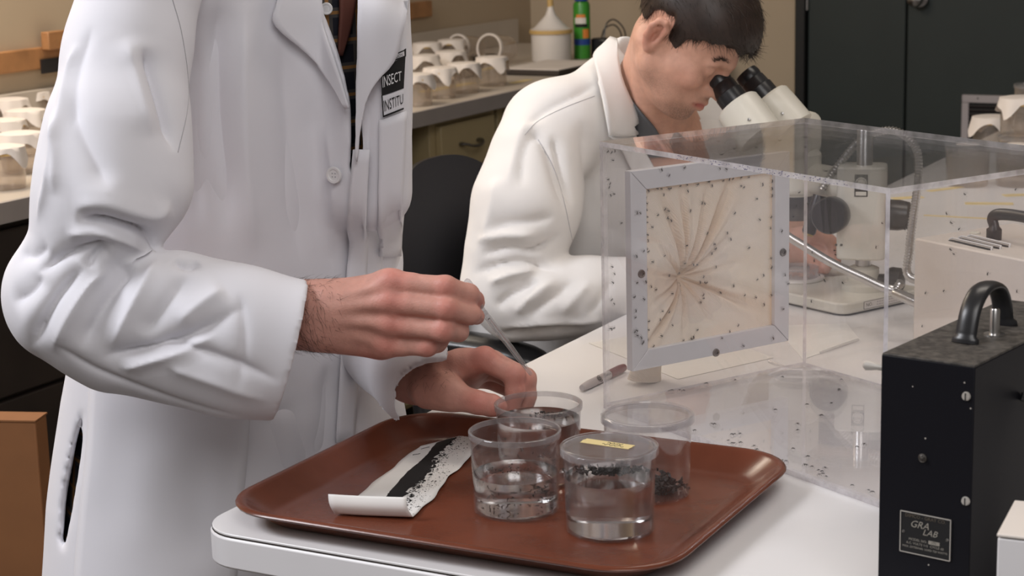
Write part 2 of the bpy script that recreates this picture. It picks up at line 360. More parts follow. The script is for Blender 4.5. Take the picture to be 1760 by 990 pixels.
# ------------------------------------------------------------------ worktop the people work at
TB1 = 3.75; TA1 = 1.55
def table_outline(g=0.0, r=.055):
    pts = []
    for ca, cb_, a0 in ((r, r, 180), (TA1-r, r, 270), (TA1-r, TB1-r, 0), (r, TB1-r, 90)):
        for i in range(9):
            an = math.radians(a0+90*i/8); q = RW(ca+(r+g)*math.cos(an), cb_+(r+g)*math.sin(an), 0); pts.append((q[0], q[1]))
    return pts
tb = thing('work_table', RW(.75, 1.8, 0), 'long white laminate table that the two people work at', 'table')
MB().prism(table_outline(-.002), TZ-.003, TZ).build('laminate_sheet', 'laminate', tb, bevel=.0008)
MB().prism(table_outline(-.0015), TZ-.0038, TZ-.003).build('seam', 'seam', tb)
MB().prism(table_outline(0), TZ-.040, TZ-.0038).build('edge_band', 'laminate_edge', tb, bevel=.003)
MB().rbox(.10, TA1-.1, .10, TB1-.1, TZ-.10, TZ-.041).build('apron', 'cabinet_paint', tb)
for la in (.075, TA1-.1):
    for lb in (.10, 1.75, TB1-.12):
        MB().rbox(la-.02, la+.02, lb-.02, lb+.02, 0, TZ-.041).build('leg', 'steel', tb, bevel=.004)
# ------------------------------------------------------------------ tray
def ring(poly_fn, prof):
    """sweeps (inset, z) round a rounded rectangle"""
    return [[(p[0], p[1], z) for p in poly_fn(i)] for i, z in prof]
TRY = math.radians(-27.8); td = np.array([math.cos(TRY), math.sin(TRY)]); tn = np.array([-math.sin(TRY), math.cos(TRY)])
tc_ = td*(-.932)+tn*1.764; TW, TD = .530, .430
def tray_poly(i): return rrect(tc_[0], tc_[1], TW-2*i, TD-2*i, max(.02, .075-i*.8), TRY, 8)
ty = thing('cafeteria_tray', (tc_[0], tc_[1], TZ), 'brown plastic cafeteria tray with rounded corners on the white table', 'tray')
m_ = MB(); rings = ring(tray_poly, [(.040, .0), (.036, .001), (.010, .020), (.003, .0215), (.0, .0225), (-.0008, .0245), (.0006, .0265), (.004, .0275), (.008, .0265), (.0115, .0235), (.034, .0065), (.040, .0045), (.048, .004)])
n = len(rings[0]); vs = [(x, y, TZ+z) for rg in rings for (x, y, z) in rg]
fs = [(k*n+i, k*n+(i+1) % n, (k+1)*n+(i+1) % n, (k+1)*n+i) for k in range(len(rings)-1) for i in range(n)]
fs += [tuple(range(n))[::-1], tuple(range((len(rings)-1)*n, len(rings)*n))]
m_.add(vs, fs); m_.build('tray_body', 'tray_brown', ty, smooth=50)
TF = TZ+.0045                                     # tray floor
# ------------------------------------------------------------------ cups
def cup_mesh(o, hgt=.091, r0=.0470, r1=.0495, rim=True):
    t = .0012
    prof = [(0, .0), (r0-.002, .0), (r0, .0015), (r1-.0004, hgt-.008)]
    prof += [(r1, hgt-.008), (r1+.0012, hgt-.0075), (r1+.0012, hgt-.001), (r1+.0004, hgt)] if rim else [(r1, hgt)]
    prof += [(r1-t, hgt), (r1-t-.0004, hgt-.008), (r0-t, .003), (r0-.004, .002), (0, .002)]
    return MB().lathe(prof, o, n=56)
def blobs(name, center, spread, n_, size, m, parent, flat=.5, seed=1, zt=0.0):
    """a heap of little dark clods, all one part"""
    rg = np.random.default_rng(seed); mb = MB()
    for i in range(n_):
        p = np.array(center)+np.array([rg.normal(0, spread[0]), rg.normal(0, spread[1]), abs(rg.normal(0, spread[2]))])
        s = size*rg.uniform(.5, 1.4); q = rg.normal(size=(3, 3)); u, _, _ = np.linalg.svd(q)
        O = np.array([[1, 0, 0], [-1, 0, 0], [0, 1, 0], [0, -1, 0], [0, 0, flat], [0, 0, -flat]])*s*rg.uniform(.6, 1.3, (6, 1))
        mb.add(O@u.T+p, [(0, 2, 4), (2, 1, 4), (1, 3, 4), (3, 0, 4), (2, 0, 5), (1, 2, 5), (3, 1, 5), (0, 3, 5)])
    o = mb.build(name, m, parent, smooth=0); o['kind'] = 'stuff'; return o
def water_mesh(o, z0, z1, r0, r1):
    return MB().lathe([(0, z0), (r0-.003, z0), (r0, z0+.003), (r1, z1-.0005), (r1, z1+.0006), (r1-.002, z1), (0, z1)], o, n=56)
def larvae(o, r, z0, z1, cnt, parent, seed, length=.0045):
    rg = np.random.default_rng(seed); mb = MB()
    for i in range(cnt):
        a = rg.uniform(0, 2*PI); rr = r*math.sqrt(rg.uniform(.05, .98)); z = z0+(z1-z0)*rg.beta(.7, .9)
        p = np.array([o[0]+rr*math.cos(a), o[1]+rr*math.sin(a), o[2]+z]); d = rg.normal(size=3); d[2] -= .8; d /= np.linalg.norm(d); e = rg.normal(size=3)*.3; l = length*rg.uniform(.6, 1.3)
        mb.tube([p, p+d*l*.5+e*l*.3, p+d*l], [.0007, .00045, .0002], 5)
    ob = mb.build('mosquito_larvae', 'debris', parent); ob['kind'] = 'stuff'; return ob
def lid(o, hgt, parent):
    r = .0508
    return MB().lathe([(0, hgt+.0008), (r-.004, hgt+.0008), (r-.0032, hgt+.0026), (r-.0008, hgt+.0028), (r+.0016, hgt+.0016), (r+.0018, hgt-.0062), (r+.0006, hgt-.0062), (r+.0004, hgt-.0002), (0, hgt-.0002)], o, n=56).build('lid', 'lid_clear', parent)
CUPG = 'clear plastic cups on the tray'
def cup(x, y, label, tilt=0):
    o = np.array([x, y, TF+.0002]); t = thing('plastic_cup', o, label, 'cup', CUPG)
    b = cup_mesh(o).build('cup_wall', 'cup_clear', t, smooth=35)
    MB().lathe([(.0496, .0850), (.0510, .0853), (.0512, .0905), (.0502, .0913), (.0485, .0913), (.0483, .090), (.0493, .0850)], o, n=56).build('rim', 'cup_rim', t)
    return t, o
t, o = cup(*PT(888, 875, TF)[:2], 'clear plastic cup of water with small larvae, front left of the tray')
water_mesh(o, .0023, .042, .0455, .0468).build('water', 'water', t); larvae(o, .043, .006, .042, 130, t, 3)
blobs('floating_specks', o+[-.012, .008, .0432], (.014, .008, .0002), 40, .0012, 'debris', t, seed=5)
t, o = cup(*PT(1049, 909, TF)[:2], 'lidded clear cup with yellow tape label, nearest the camera')
water_mesh(o, .0023, .059, .0455, .0475).build('water', 'water', t); blobs('floating_debris', o+[.0, .014, .0594], (.018, .007, .0022), 230, .0030, 'debris', t, seed=8)
ld = lid(o, .091, t)
tapeu = PT(1090, 770, TZ)-PT(1000, 757, TZ); tapeu /= np.linalg.norm(tapeu); tapev = np.array([-tapeu[1], tapeu[0], 0])
tp = PT(1044, 763, TF+.0922); zt = TF+.0002+.091+.00095
rg = np.random.default_rng(2); tl_, tw_ = .029, .0075
poly = [(-tl_, -tw_), (tl_, -tw_)]+[(tl_+rg.uniform(-.0008, .0008), tw_*(2*k/6-1)) for k in range(1, 6)]+[(tl_, tw_), (-tl_, tw_)]+[(-tl_+rg.uniform(-.001, .001), tw_*(1-2*k/6)) for k in range(1, 6)]
MB().prism([tuple((tp+tapeu*px_+tapev*py_)[:2]) for px_, py_ in poly], zt, zt+.0004).build('tape_label', 'yellow_tape', ld)
# handwriting on the tape, upside down for the camera
hw = MB()
for row, (wd_, seed) in enumerate(((.012, 4), (.017, 6))):
    rg = np.random.default_rng(seed); xs = np.linspace(-wd_, wd_, 26)*.75
    ys = .0022*np.sin(np.linspace(0, 20+row*6, 26)+rg.normal(0, .5, 26))*rg.uniform(.5, 1.1, 26)+(.0028 if row == 0 else -.0032)
    hw.tube([tp*[1, 1, 0]+[0, 0, zt+.0005]+tapeu*(x+.008)+tapev*y for x, y in zip(xs, ys)], .00034, 4)
hw.build('handwriting', 'ink_black', ld)
t, o = cup(*PT(928, 822, TF)[:2], 'clear cup of water held by the left hand at the tray back')
water_mesh(o, .0023, .072, .0455, .0478).build('water', 'water', t); larvae(o, .043, .01, .05, 40, t, 9)
blobs('floating_debris', o+[.012, .012, .0722], (.012, .008, .0006), 60, .0016, 'debris', t, seed=28)
t, o = cup(*PT(1114, 847, TF)[:2], 'lidded clear cup holding dark dry debris, right side of the tray')
blobs('dark_debris', o+[.012, .0, .004], (.0115, .011, .005), 260, .0034, 'debris', t, seed=12)
lid(o, .091, t)
# ------------------------------------------------------------------ egg paper
pp = thing('egg_paper', PT(690, 830, TF), 'curled white paper strip with a black band of mosquito eggs on the tray', 'paper')
A_, B_, C_, D_ = [PT(*q, TF+.001) for q in ((722, 768), (850, 737), (577, 884), (712, 892))]     # far left, far right, near left, near right
def paper_pt(s, w):                                # s 0..1 far to near, w 0..1 left to right; s>1 is the turned-up end
    ss = min(s, 1.0); q = (A_*(1-w)+B_*w)*(1-ss)+(C_*(1-w)+D_*w)*ss
    q = q+np.array([0, 0, .0010+.0016*math.sin(ss*9+w*2)**2*(1-ss*.3)+.004*max(0, w-.8)*math.sin(ss*7)**2*5*.2])
    wig = .0008*math.sin(ss*17+1)+.0004*math.sin(ss*41)
    if w < .02: q = q+np.array([wig, wig*.5, 0])
    if w > .98: q = q+np.array([wig*2.2, -wig, 0])
    if s > 1:
        k = (s-1); fwd = (C_-A_); fwd[2] = 0; fwd /= np.linalg.norm(fwd); q = q+fwd*.006*math.sin(PI*k*.9)+np.array([0, 0, .0225*k])+(C_-D_)/np.linalg.norm(C_-D_)*(.006*k)
    return q
ss_ = np.concatenate([np.linspace(0, 1, 40), np.linspace(1, 2.0, 12)[1:]]); ws_ = np.linspace(0, 1, 15)
P = np.array([[paper_pt(s, w) for w in ws_] for s in ss_])
me = MB().grid(P).mesh('paper_sheet')
po = finish('paper_sheet', me, 'paper_white', pp, smooth=60)
sm = po.modifiers.new('thickness', 'SOLIDIFY'); sm.thickness = .00035; sm.offset = -1
egg = MB(); L_ = np.linspace(0.03, .985, 60); rg = np.random.default_rng(31)
def ppt(s, w, dz=.0004): q = paper_pt(s, w); return q+[0, 0, dz]
lo = [.24+.20*s+.025*math.sin(s*8)+rg.uniform(-.006, .006) for s in L_]; hi = [.24+.20*s+.20+.10*s+.04*math.sin(s*13+1)+rg.uniform(-.035, .035) for s in L_]
top = []; 
G_ = np.array([[ppt(s, l+(h_-l)*k/4, .0004+.0007*math.sin(PI*k/4)) for k in range(5)] for s, l, h_ in zip(L_, lo, hi)]); egg.grid(G_)
egg.build('egg_band', 'ink_black', pp, smooth=60)
sp = MB()
for i in range(700):
    s = rg.uniform(.02, .98); w = .40+.32*s+abs(rg.normal(0, .15)); sz = rg.choice([.0005, .0007, .0011, .0019], p=[.45, .3, .17, .08])
    if w > .98: continue
    if w < .52+.32*s: sz *= 1.35
    elif sz > .0012: sz = .0006
    c = ppt(s, w, .0004); k = 6; a0 = rg.uniform(0, 6)
    ring_ = [c+np.array([sz*math.cos(a0+2*PI*j/k)*rg.uniform(.6, 1.2), sz*math.sin(a0+2*PI*j/k)*rg.uniform(.6, 1.2), 0]) for j in range(k)]
    sp.add(ring_+[c+[0, 0, sz*.4]], [(j, (j+1) % k, k) for j in range(k)])
ob = sp.build('egg_specks', 'ink_black', pp, smooth=0); ob['kind'] = 'stuff'
nt_ = MB()
for dx, seed in ((0, 3), (.03, 5)):
    rg = np.random.default_rng(seed); nt_.tube([ppt(.10+.09*(dx > 0)+.004*math.sin(k*2.43), .12+.10*k/12+rg.uniform(-.01, .01)-dx, .0006) for k in range(13)], .0003, 4)
nt_.build('handwriting', 'ink_black', pp)
# ================================================================== mosquito cage
def PP(x, y, P0, n):                                # where the line of sight meets a plane of the place
    d = ray(x, y); n = np.asarray(n, float); t = ((np.asarray(P0)-EYE)@n)/(d@n); return EYE+d*t
CY = -.9933; ca = np.array([math.cos(CY), math.sin(CY), 0]); cb = np.array([-math.sin(CY), math.cos(CY), 0]); up3 = np.array([0, 0, 1.0])
CA = np.array([.1172, 2.3739, TZ+.0006]); CW, CD_, CH, CT = .5215, .3519, .3557, .0065
def CP(s, u, z): return CA+ca*s+cb*u+up3*z
cage = thing('mosquito_cage', CP(CW/2, CD_/2, 0), 'clear acrylic box cage with a framed net opening, full of mosquitoes', 'cage')
def panel(name, s0, s1, u0, u1, z0, z1):
    mb = MB().box(CP((s0+s1)/2, (u0+u1)/2, (z0+z1)/2), (s1-s0, u1-u0, z1-z0), CY)
    o = mb.build(name, 'acrylic', cage, smooth=0); o.data.materials.append(MAT['acrylic_edge'])
    ar = [p.area for p in o.data.polygons]; mx_ = max(ar)
    for p in o.data.polygons: p.material_index = 0 if p.area > .6*mx_ else 1
    return o
panel('end_panel', 0, CT, 0, CD_, CT, CH-CT)
panel('end_panel', CW-CT, CW, 0, CD_, CT, CH-CT)
panel('front_panel', CT, CW-CT, 0, CT, CT, CH-CT)
panel('back_panel', CT, CW-CT, CD_-CT, CD_, CT, CH-CT)
panel('floor_panel', 0, CW, 0, CD_, 0, CT)
panel('top_panel', 0, CW, 0, CD_, CH-CT, CH)
# ink marks along the front top edge
rg = np.random.default_rng(17); mk = MB()
for i in range(110):
    s = rg.uniform(.16, .46); z = CH-rg.uniform(.0004, .0060); q = CP(s, -.0002, z)
    mk.box(q, (rg.uniform(.0005, .0020), .0004, rg.uniform(.0004, .0010)), CY+0)
o = mk.build('ink_marks', 'ink_blue', cage, smooth=0); o['kind'] = 'stuff'
# framed net on the far end panel
NP0 = CP(CT, 0, 0)
def NL(x, y): q = PP(x, y, NP0, ca)-CA; return float(q@cb), float(q@up3)
f0, f1 = NL(1073, 293), NL(1345, 584); u0, u1 = f0[0], f1[0]; z1 = NL(1073, 293)[1]; z0 = .5*(NL(1075, 635)[1]+f1[1]); bw = .026; ft = .013
def NPt(u, z, off=0.0): return CP(CT+off, u, z)
frm = thing('net_frame', NPt((u0+u1)/2, z0), None, None)
frm.parent = cage; frm.matrix_world = Matrix.Identity(4); WM[frm.name] = WM[cage.name]; frm.location = (0, 0, 0)
def bar(c4):
    vs = [NPt(u, z, .0005) for u, z in c4]+[NPt(u, z, ft) for u, z in c4]
    return MB().add(vs, [(3, 2, 1, 0), (4, 5, 6, 7), (0, 1, 5, 4), (1, 2, 6, 5), (2, 3, 7, 6), (3, 0, 4, 7)])
g = .0004; b2 = bw
for c4 in (((u0, z0), (u0, z1), (u0+b2, z1-b2-g), (u0+b2, z0+b2+g)), ((u1, z1), (u1, z0), (u1-b2, z0+b2+g), (u1-b2, z1-b2-g)),
           ((u0+g, z1), (u1-g, z1), (u1-b2-g, z1-b2), (u0+b2+g, z1-b2)), ((u1-g, z0), (u0+g, z0), (u0+b2+g, z0+b2), (u1-b2-g, z0+b2))):
    bar(c4).build('frame_bar', 'aluminium', cage, bevel=.0008)
for px_, py_ in ((1092, 468), (1220, 603), (1343, 430)):
    uu, zz = NL(px_, py_); uu = min(max(uu, u0+.012), u1-.012)
    MB().lathe([(0, 0), (.0058, 0), (.005, .0022), (.0022, .0032), (.002, .0015), (0, .0015)], NPt(uu, zz, ft), ca, 14).build('screw', 'dark_steel', cage)
bpy.data.objects.remove(frm)
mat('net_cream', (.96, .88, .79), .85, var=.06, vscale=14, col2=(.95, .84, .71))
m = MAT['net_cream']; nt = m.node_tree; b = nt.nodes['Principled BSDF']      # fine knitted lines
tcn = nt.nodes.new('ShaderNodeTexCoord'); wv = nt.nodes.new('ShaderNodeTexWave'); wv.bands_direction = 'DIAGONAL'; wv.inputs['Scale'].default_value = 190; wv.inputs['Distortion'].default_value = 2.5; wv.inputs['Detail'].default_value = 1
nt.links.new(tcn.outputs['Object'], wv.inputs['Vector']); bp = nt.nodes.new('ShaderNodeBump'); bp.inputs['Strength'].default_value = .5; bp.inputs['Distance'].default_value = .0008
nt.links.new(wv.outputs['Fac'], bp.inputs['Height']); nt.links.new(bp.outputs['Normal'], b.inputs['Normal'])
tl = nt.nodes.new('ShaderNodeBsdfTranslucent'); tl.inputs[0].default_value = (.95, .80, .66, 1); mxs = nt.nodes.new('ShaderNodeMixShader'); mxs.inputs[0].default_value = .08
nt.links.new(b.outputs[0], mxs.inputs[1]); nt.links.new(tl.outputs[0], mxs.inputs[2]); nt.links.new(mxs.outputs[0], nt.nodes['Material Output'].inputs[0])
ku, kz = NL(1188, 481); iu0, iu1, iz0, iz1 = u0+bw, u1-bw, z0+bw, z1-bw
angs = [(62, .15, 7, .010), (78, .12, 5, .006), (98, .12, 5, .008), (112, .11, 6, .008), (135, .06, 7, .006), (165, .05, 6, .004), (200, .05, 7, .005), (226, .10, 6, .010), (258, .06, 6, .006), (300, .05, 7, .005), (334, .11, 6, .007), (10, .06, 7, .004), (38, .07, 8, .005)]
def net_off(u, z):
    du, dz = u-ku, z-kz; r = math.hypot(du, dz); th = math.degrees(math.atan2(dz, du)) % 360
    off = -.032*math.exp(-r/.030)-.006*math.exp(-r/.10)
    for a_, ln, wd_, am in angs:
        dth = (th-a_+180) % 360-180; w = wd_*.55+10*math.exp(-r/.012)
        off -= 1.4*am*math.exp(-(dth/w)**2)*math.exp(-(r/ln)**2)*(1-math.exp(-r/.012))*1.1
        off += .7*am*(math.exp(-((dth-1.7*w)/w)**2)+math.exp(-((dth+1.7*w)/w)**2))*math.exp(-(r/ln)**2)*(1-math.exp(-r/.012))
    e = min(u-iu0, iu1-u, z-iz0, iz1-z); return off*(1-math.exp(-max(0, e)/.012))
NU = 130; U = np.linspace(iu0, iu1, NU); Z = np.linspace(iz0, iz1, NU)
G = np.array([[NPt(u, z, .006+net_off(u, z)) for z in Z] for u in U])
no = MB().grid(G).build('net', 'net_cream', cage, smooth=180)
st = []                                             # deeper orange along the gathers, at the knot and beside the frame
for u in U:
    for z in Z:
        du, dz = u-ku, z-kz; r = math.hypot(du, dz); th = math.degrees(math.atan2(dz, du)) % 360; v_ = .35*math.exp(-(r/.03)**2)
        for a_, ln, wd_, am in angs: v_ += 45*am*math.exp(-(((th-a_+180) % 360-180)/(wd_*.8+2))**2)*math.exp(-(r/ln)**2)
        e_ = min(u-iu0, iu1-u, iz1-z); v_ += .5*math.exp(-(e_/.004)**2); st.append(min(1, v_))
a_ = no.data.attributes.new('gather_tone', 'FLOAT', 'POINT'); a_.data.foreach_set('value', np.array(st, np.float32))
an_ = nt.nodes.new('ShaderNodeAttribute'); an_.attribute_name = 'gather_tone'; ms_ = nt.nodes.new('ShaderNodeMix'); ms_.data_type = 'RGBA'; ms_.inputs[7].default_value = (.80, .52, .27, 1)
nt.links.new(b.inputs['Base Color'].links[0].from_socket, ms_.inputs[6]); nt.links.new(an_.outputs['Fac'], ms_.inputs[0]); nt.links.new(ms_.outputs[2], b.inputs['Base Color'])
# the sleeve of the net hangs down behind it to the table
kp_ = NPt(ku, kz, -.035); path = spline([kp_, kp_-ca*.02+[0, 0, -.015], kp_-ca*.035+[0, 0, -.08], np.array([*(kp_-ca*.04+cb*-.012)[:2], TZ+.055]), np.array([*(kp_-ca*.045+cb*-.02)[:2], TZ+.004])], 26)
MB().tube(path, [.006+.020*min(1, (i/9.0))+.002*math.sin(i*1.7) for i in range(len(path))], 18, flat=(.55, ca)).build('net_sleeve', 'net_cream', cage, smooth=60)
# ------------------------------------------------------------------ mosquitoes: one small mesh, shared
mq = MB()
mq.tube([(-.0026, 0, .0016), (-.0016, 0, .0017), (-.0004, 0, .0021)], [.0002, .00042, .0004], 6)            # abdomen
mq.tube([(-.0005, 0, .0021), (.0002, 0, .0024), (.0009, 0, .0021)], [.0004, .00062, .0004], 6)             # thorax
mq.tube([(.0009, 0, .0021), (.0013, 0, .0019), (.0026, 0, .0010)], [.0003, .00032, .00008], 5)              # head and proboscis
for sy in (-1, 1):
    for x0, x1, x2 in ((.0005, .0016, .0028), (.0001, -.0001, .0001), (-.0002, -.0020, -.0036)):
        mq.tube([(x0, 0, .0021), (x1*.7, sy*.0012, .0028), (x1, sy*.0021, .0012), (x2, sy*.0027, 0.0)], [.00012, .00011, .0001, .00008], 3)
    mq.add([(-.0001, sy*.0001, .0026), (-.0012, sy*.0006, .0024), (-.0028, sy*.0004, .0022), (-.0012, sy*.0001, .0025)], [(0, 1, 2, 3)])
mqm = mq.mesh('mosquito'); mqm.materials.append(MAT['mosquito'])
def mosquito(P, n, label, group, ang=None, s=1.0):
    n = Vector(n).normalized(); q = Vector((0, 0, 1)).rotation_difference(n).to_matrix().to_4x4()
    o = bpy.data.objects.new('mosquito', mqm); COL.objects.link(o)
    a = random.uniform(0, 2*PI) if ang is None else ang
    o.matrix_world = Matrix.Translation(Vector(P))@q@Matrix.Rotation(a, 4, 'Z')@Matrix.Scale(s*random.uniform(.85, 1.15), 4)
    return tag(o, label, 'mosquito', group)
# on the net (pixel places read from the photo, then put on the net's own surface)
crop = [(200,192),(225,163),(165,155),(185,165),(218,165),(300,145),(303,175),(270,152),(345,145),(393,118),(400,133),(413,152),(460,128),(487,110),(505,118),(540,100),(573,113),(540,152),(550,158),(367,228),(390,233),(315,264),(207,256),(228,266),(215,295),(230,302),(245,310),(172,282),(147,337),(390,365),(487,365),(515,275),(612,210),(637,147),(625,303),(435,415),(447,438),(437,462),(505,392),(357,427),(215,467),(153,493),(320,505),(365,513),(390,515),(327,557),(258,562),(405,565),(390,590),(405,592),(415,590),(400,645),(395,660),(390,680),(517,600),(478,637),(607,650),(617,572),(643,553),(645,684),(145,603),(172,618),(203,715),(243,722),(183,750),(245,778),(132,757),(188,823),(352,797),(530,775),(490,802),(328,830),(318,853),(285,855),(120,525),(115,205),(118,230),(120,290),(120,315),(120,370),(125,398),(120,435),(128,445),(125,795),(122,838),(690,130),(680,165),(690,195),(675,290),(672,340),(675,475),(678,515),(682,640),(125,175),(118,260),(150,868),(560,640),(300,420),(450,520),(580,430),(260,640)]
for cx_, cy_ in crop:
    uu, zz = NL(1060+cx_*.3836, 260+cy_*.3838)
    uu = min(max(uu, iu0+.002), iu1-.002); zz = min(max(zz, iz0+.002), iz1-.002)
    wh = ('above' if zz > kz else 'below')+' and '+('left' if uu < ku else 'right')
    mosquito(NPt(uu, zz, .0066+net_off(uu, zz)), ca, 'small dark mosquito on the cream net, '+wh+' of its gathered centre', 'mosquitoes on the net '+wh+' of its centre')
crop = [(170,75),(203,103),(273,60),(60,268),(75,272),(57,462),(90,440),(62,580),(100,578),(38,645),(92,655),(55,705),(55,735),(60,795),(60,815),(78,825),(90,845),(38,800),(85,850),(708,350),(742,583),(722,545),(712,698),(668,828),(535,862),(440,828),(430,72),(460,75)]
for cx_, cy_ in crop:
    uu, zz = NL(1060+cx_*.3836, 260+cy_*.3838); uu = min(max(uu, u0+.003), u1-.003); zz = min(max(zz, z0+.003), z1-.003)
    mosquito(NPt(uu, zz, ft+.0002), ca, 'small dark mosquito on the grey metal frame round the net', 'mosquitoes on the net frame')
crop = [(1043,260),(1049,262),(1055,259),(1051,275),(1044,308),(1047,315),(1045,322),(1053,333),(1048,336),(1066,383),(1050,458),(1054,470),(1051,485),(1049,515),(1054,522),(1047,564),(1050,566),(1054,563),(1362,372),(1354,430),(1366,355),(1372,330)]
for x, y in crop:
    q = PP(x, y, NP0, ca); mosquito(q+ca*.0003, ca, 'mosquito on the clear end panel beside the net frame', 'mosquitoes on the clear end panel')
FLz = TZ+.0006+CT
crop = [(1058,691),(1064,690),(1101,681),(1118,676),(1143,674),(1150,674),(1155,673),(1168,673),(1175,673),(1194,663),(1197,660),(1205,661),(1214,661),(1270,643),(1264,655),(1293,638),(1319,632),(1394,623),(1396,624),(1442,671),(1442,673),(1446,654),(1474,651),(1387,697),(1333,706),(1429,695),(1412,716),(1371,731),(1371,741),(1228,731),(1223,730),(1258,749),(1263,748),(1272,748),(1258,764),(1252,759),(1262,764),(1273,763),(1296,769),(1301,775),(1194,742),(1363,773),(1388,787),(1386,801),(1395,804),(1407,810),(1413,812),(1418,806),(1408,818),(1414,816),(1420,821),(1345,793),(1351,795),(1383,801),(1465,836),(1493,845),(1499,848),(1473,770),(1485,766),(1345,650),(1268,626)]
for x, y in crop:
    q = PT(x, y, FLz); w_ = q-CA; s_, u_ = float(w_@ca), float(w_@cb)
    if CT < s_ < CW-CT and CT < u_ < CD_-CT: mosquito(q, (0, 0, 1), 'tiny dark mosquito standing on the clear cage floor', 'mosquitoes on the cage floor')
BK = CP(0, CD_-CT, 0)
crop = [(1400,395),(1430,400),(1398,433),(1402,447),(1438,437),(1345,497),(1361,502),(1397,517),(1366,542),(1380,545),(1437,430),(1410,472),(1660,333),(1629,366),(1637,382),(1651,393),(1636,428),(1641,436),(1593,503),(1624,500),(1557,393),(1560,385),(1750,500),(1587,560),(1518,383),(1508,425),(1451,486),(1420,482),(1390,350),(1380,330),(1379,470),(1748,325),(1690,540),(1700,470)]
for x, y in crop:
    q = PP(x, y, BK, cb); w_ = q-CA; s_, z_ = float(w_@ca), float(w_[2])
    if CT < s_ < CW-CT and CT < z_ < CH-CT: mosquito(q-cb*.0003, -cb, 'mosquito on the clear back panel towards the microscope', 'mosquitoes on the back panel')
TPz = TZ+.0006+CH-CT
for x, y in [(1208,270),(1222,282),(1228,289),(1240,262),(1300,250),(1262,252),(1340,238),(1232,275),(1384,233),(1384,250),(1300,300),(1235,240),(1270,300),(1420,290),(1470,310)]:
    q = PT(x, y, TPz); w_ = q-CA; s_, u_ = float(w_@ca), float(w_@cb)
    if CT < s_ < CW-CT and CT < u_ < CD_-CT: mosquito(q-[0, 0, .0003], (0, 0, -1), 'mosquito hanging under the clear top of the cage', 'mosquitoes under the cage top')
# ================================================================== small things on the table
p0, p1 = PT(1000, 667, TZ+.006), PT(1100, 618, TZ+.006); ax = (p1-p0); Lp = .125; ax = ax/np.linalg.norm(ax); ax[2] = 0
pen = thing('marker_pen', p0*[1, 1, 0]+[0, 0, TZ], 'grey marker pen with dark cap beside the cage corner', 'pen')
pb = p0*[1, 1, 0]+[0, 0, TZ+.0062]
MB().lathe([(0, 0), (.0040, 0), (.0048, .003), (.0060, .020), (.0060, .078), (.0050, .080), (0, .080)], pb, ax, 24).build('barrel', 'grille_alu', pen)
MB().lathe([(0, .079), (.0064, .079), (.0064, .112), (.0054, .124), (0, .125)], pb, ax, 24).build('cap', 'red_cap', pen)
sd = np.cross(ax, up3)
nrm = np.array([sd[0]*.75, sd[1]*.75, .66]); nrm /= np.linalg.norm(nrm); uy_ = np.cross(nrm, ax)
print_text('logo', '@', .011, 'ink_black', pen, pb+ax*.042+nrm*.0064, ax, uy_)
print_text('lettering', 'Sharpie', .0062, 'ink_black', pen, pb+ax*.066+nrm*.0064, ax, uy_)
def sheet(name, px, z, label, cat='paper', th=.0004, mt='paper_white'):
    P_ = [PT(x, y, z) for x, y in px]; c = sum(P_)/len(P_)
    a2 = sum(P_[i][0]*P_[(i+1) % len(P_)][1]-P_[(i+1) % len(P_)][0]*P_[i][1] for i in range(len(P_)))
    if a2 < 0: P_ = P_[::-1]
    o = MB().prism([(p[0], p[1]) for p in P_], z, z+th).build(name, mt, origin=(c[0], c[1], z), smooth=0); return tag(o, label, cat)
sheet('paper_sheet', [(1012, 590), (1180, 560), (1330, 615), (1165, 652)], TZ+.0003, 'white paper sheet lying beyond the cage under its net side')
sheet('paper_sheet', [(1330, 560), (1455, 556), (1478, 584), (1380, 618)], TZ+.0003, 'white paper sheet near the front of the microscope base')
r0_, r1_ = PT(1475, 584, TZ+.003), PT(1410, 606, TZ+.003)
tag(MB().tube([r0_, r0_*.5+r1_*.5, r1_], [.0024, .0024, .0018], 12).build('glass_rod', 'pipette_clear', origin=tuple(r1_)), 'thin clear glass rod lying on the table behind the cage', 'rod')
r0_, r1_ = PT(1322, 621, TZ+.0025), PT(1352, 631, TZ+.0025)
tag(MB().tube([r0_, r0_*.5+r1_*.5, r1_], [.002, .0018, .0006], 10).build('pipette_tip', 'pipette_clear', origin=tuple(r1_)), 'short clear pipette tip lying on paper behind the cage', 'pipette tip')
# ------------------------------------------------------------------ black timer
mat('plate_screw', (.55, .52, .48), .45, .3, var=.1)
tu = np.array([.784, -.62, 0]); tu /= np.linalg.norm(tu); tv = np.array([-tu[1], tu[0], 0]); TP = np.array([.337, 1.651, TZ]); TH, TWd, TDp = .25, .0915, .27
def TPt(u, v, z): return TP+tu*u+tv*v+up3*z
tm = thing('timer_box', TPt(TWd/2, TDp/2, 0), 'dusty black metal timer with top handle and nameplate on the table', 'timer')
ty_ = math.atan2(tu[1], tu[0])
mat('timer_black', (.010, .010, .013), .50, spec=.12, var=.3, vscale=30)
m = MAT['timer_black']; nt = m.node_tree; b = nt.nodes['Principled BSDF']      # paint flecks and dust
tcn = nt.nodes.new('ShaderNodeTexCoord'); vo = nt.nodes.new('ShaderNodeTexVoronoi'); vo.inputs['Scale'].default_value = 75; nt.links.new(tcn.outputs['Object'], vo.inputs['Vector'])
nz = nt.nodes.new('ShaderNodeTexNoise'); nz.inputs['Scale'].default_value = 9; nt.links.new(tcn.outputs['Object'], nz.inputs['Vector'])
mr = nt.nodes.new('ShaderNodeMapRange'); mr.inputs[1].default_value = .075; mr.inputs[2].default_value = .05; nt.links.new(vo.outputs['Distance'], mr.inputs[0])
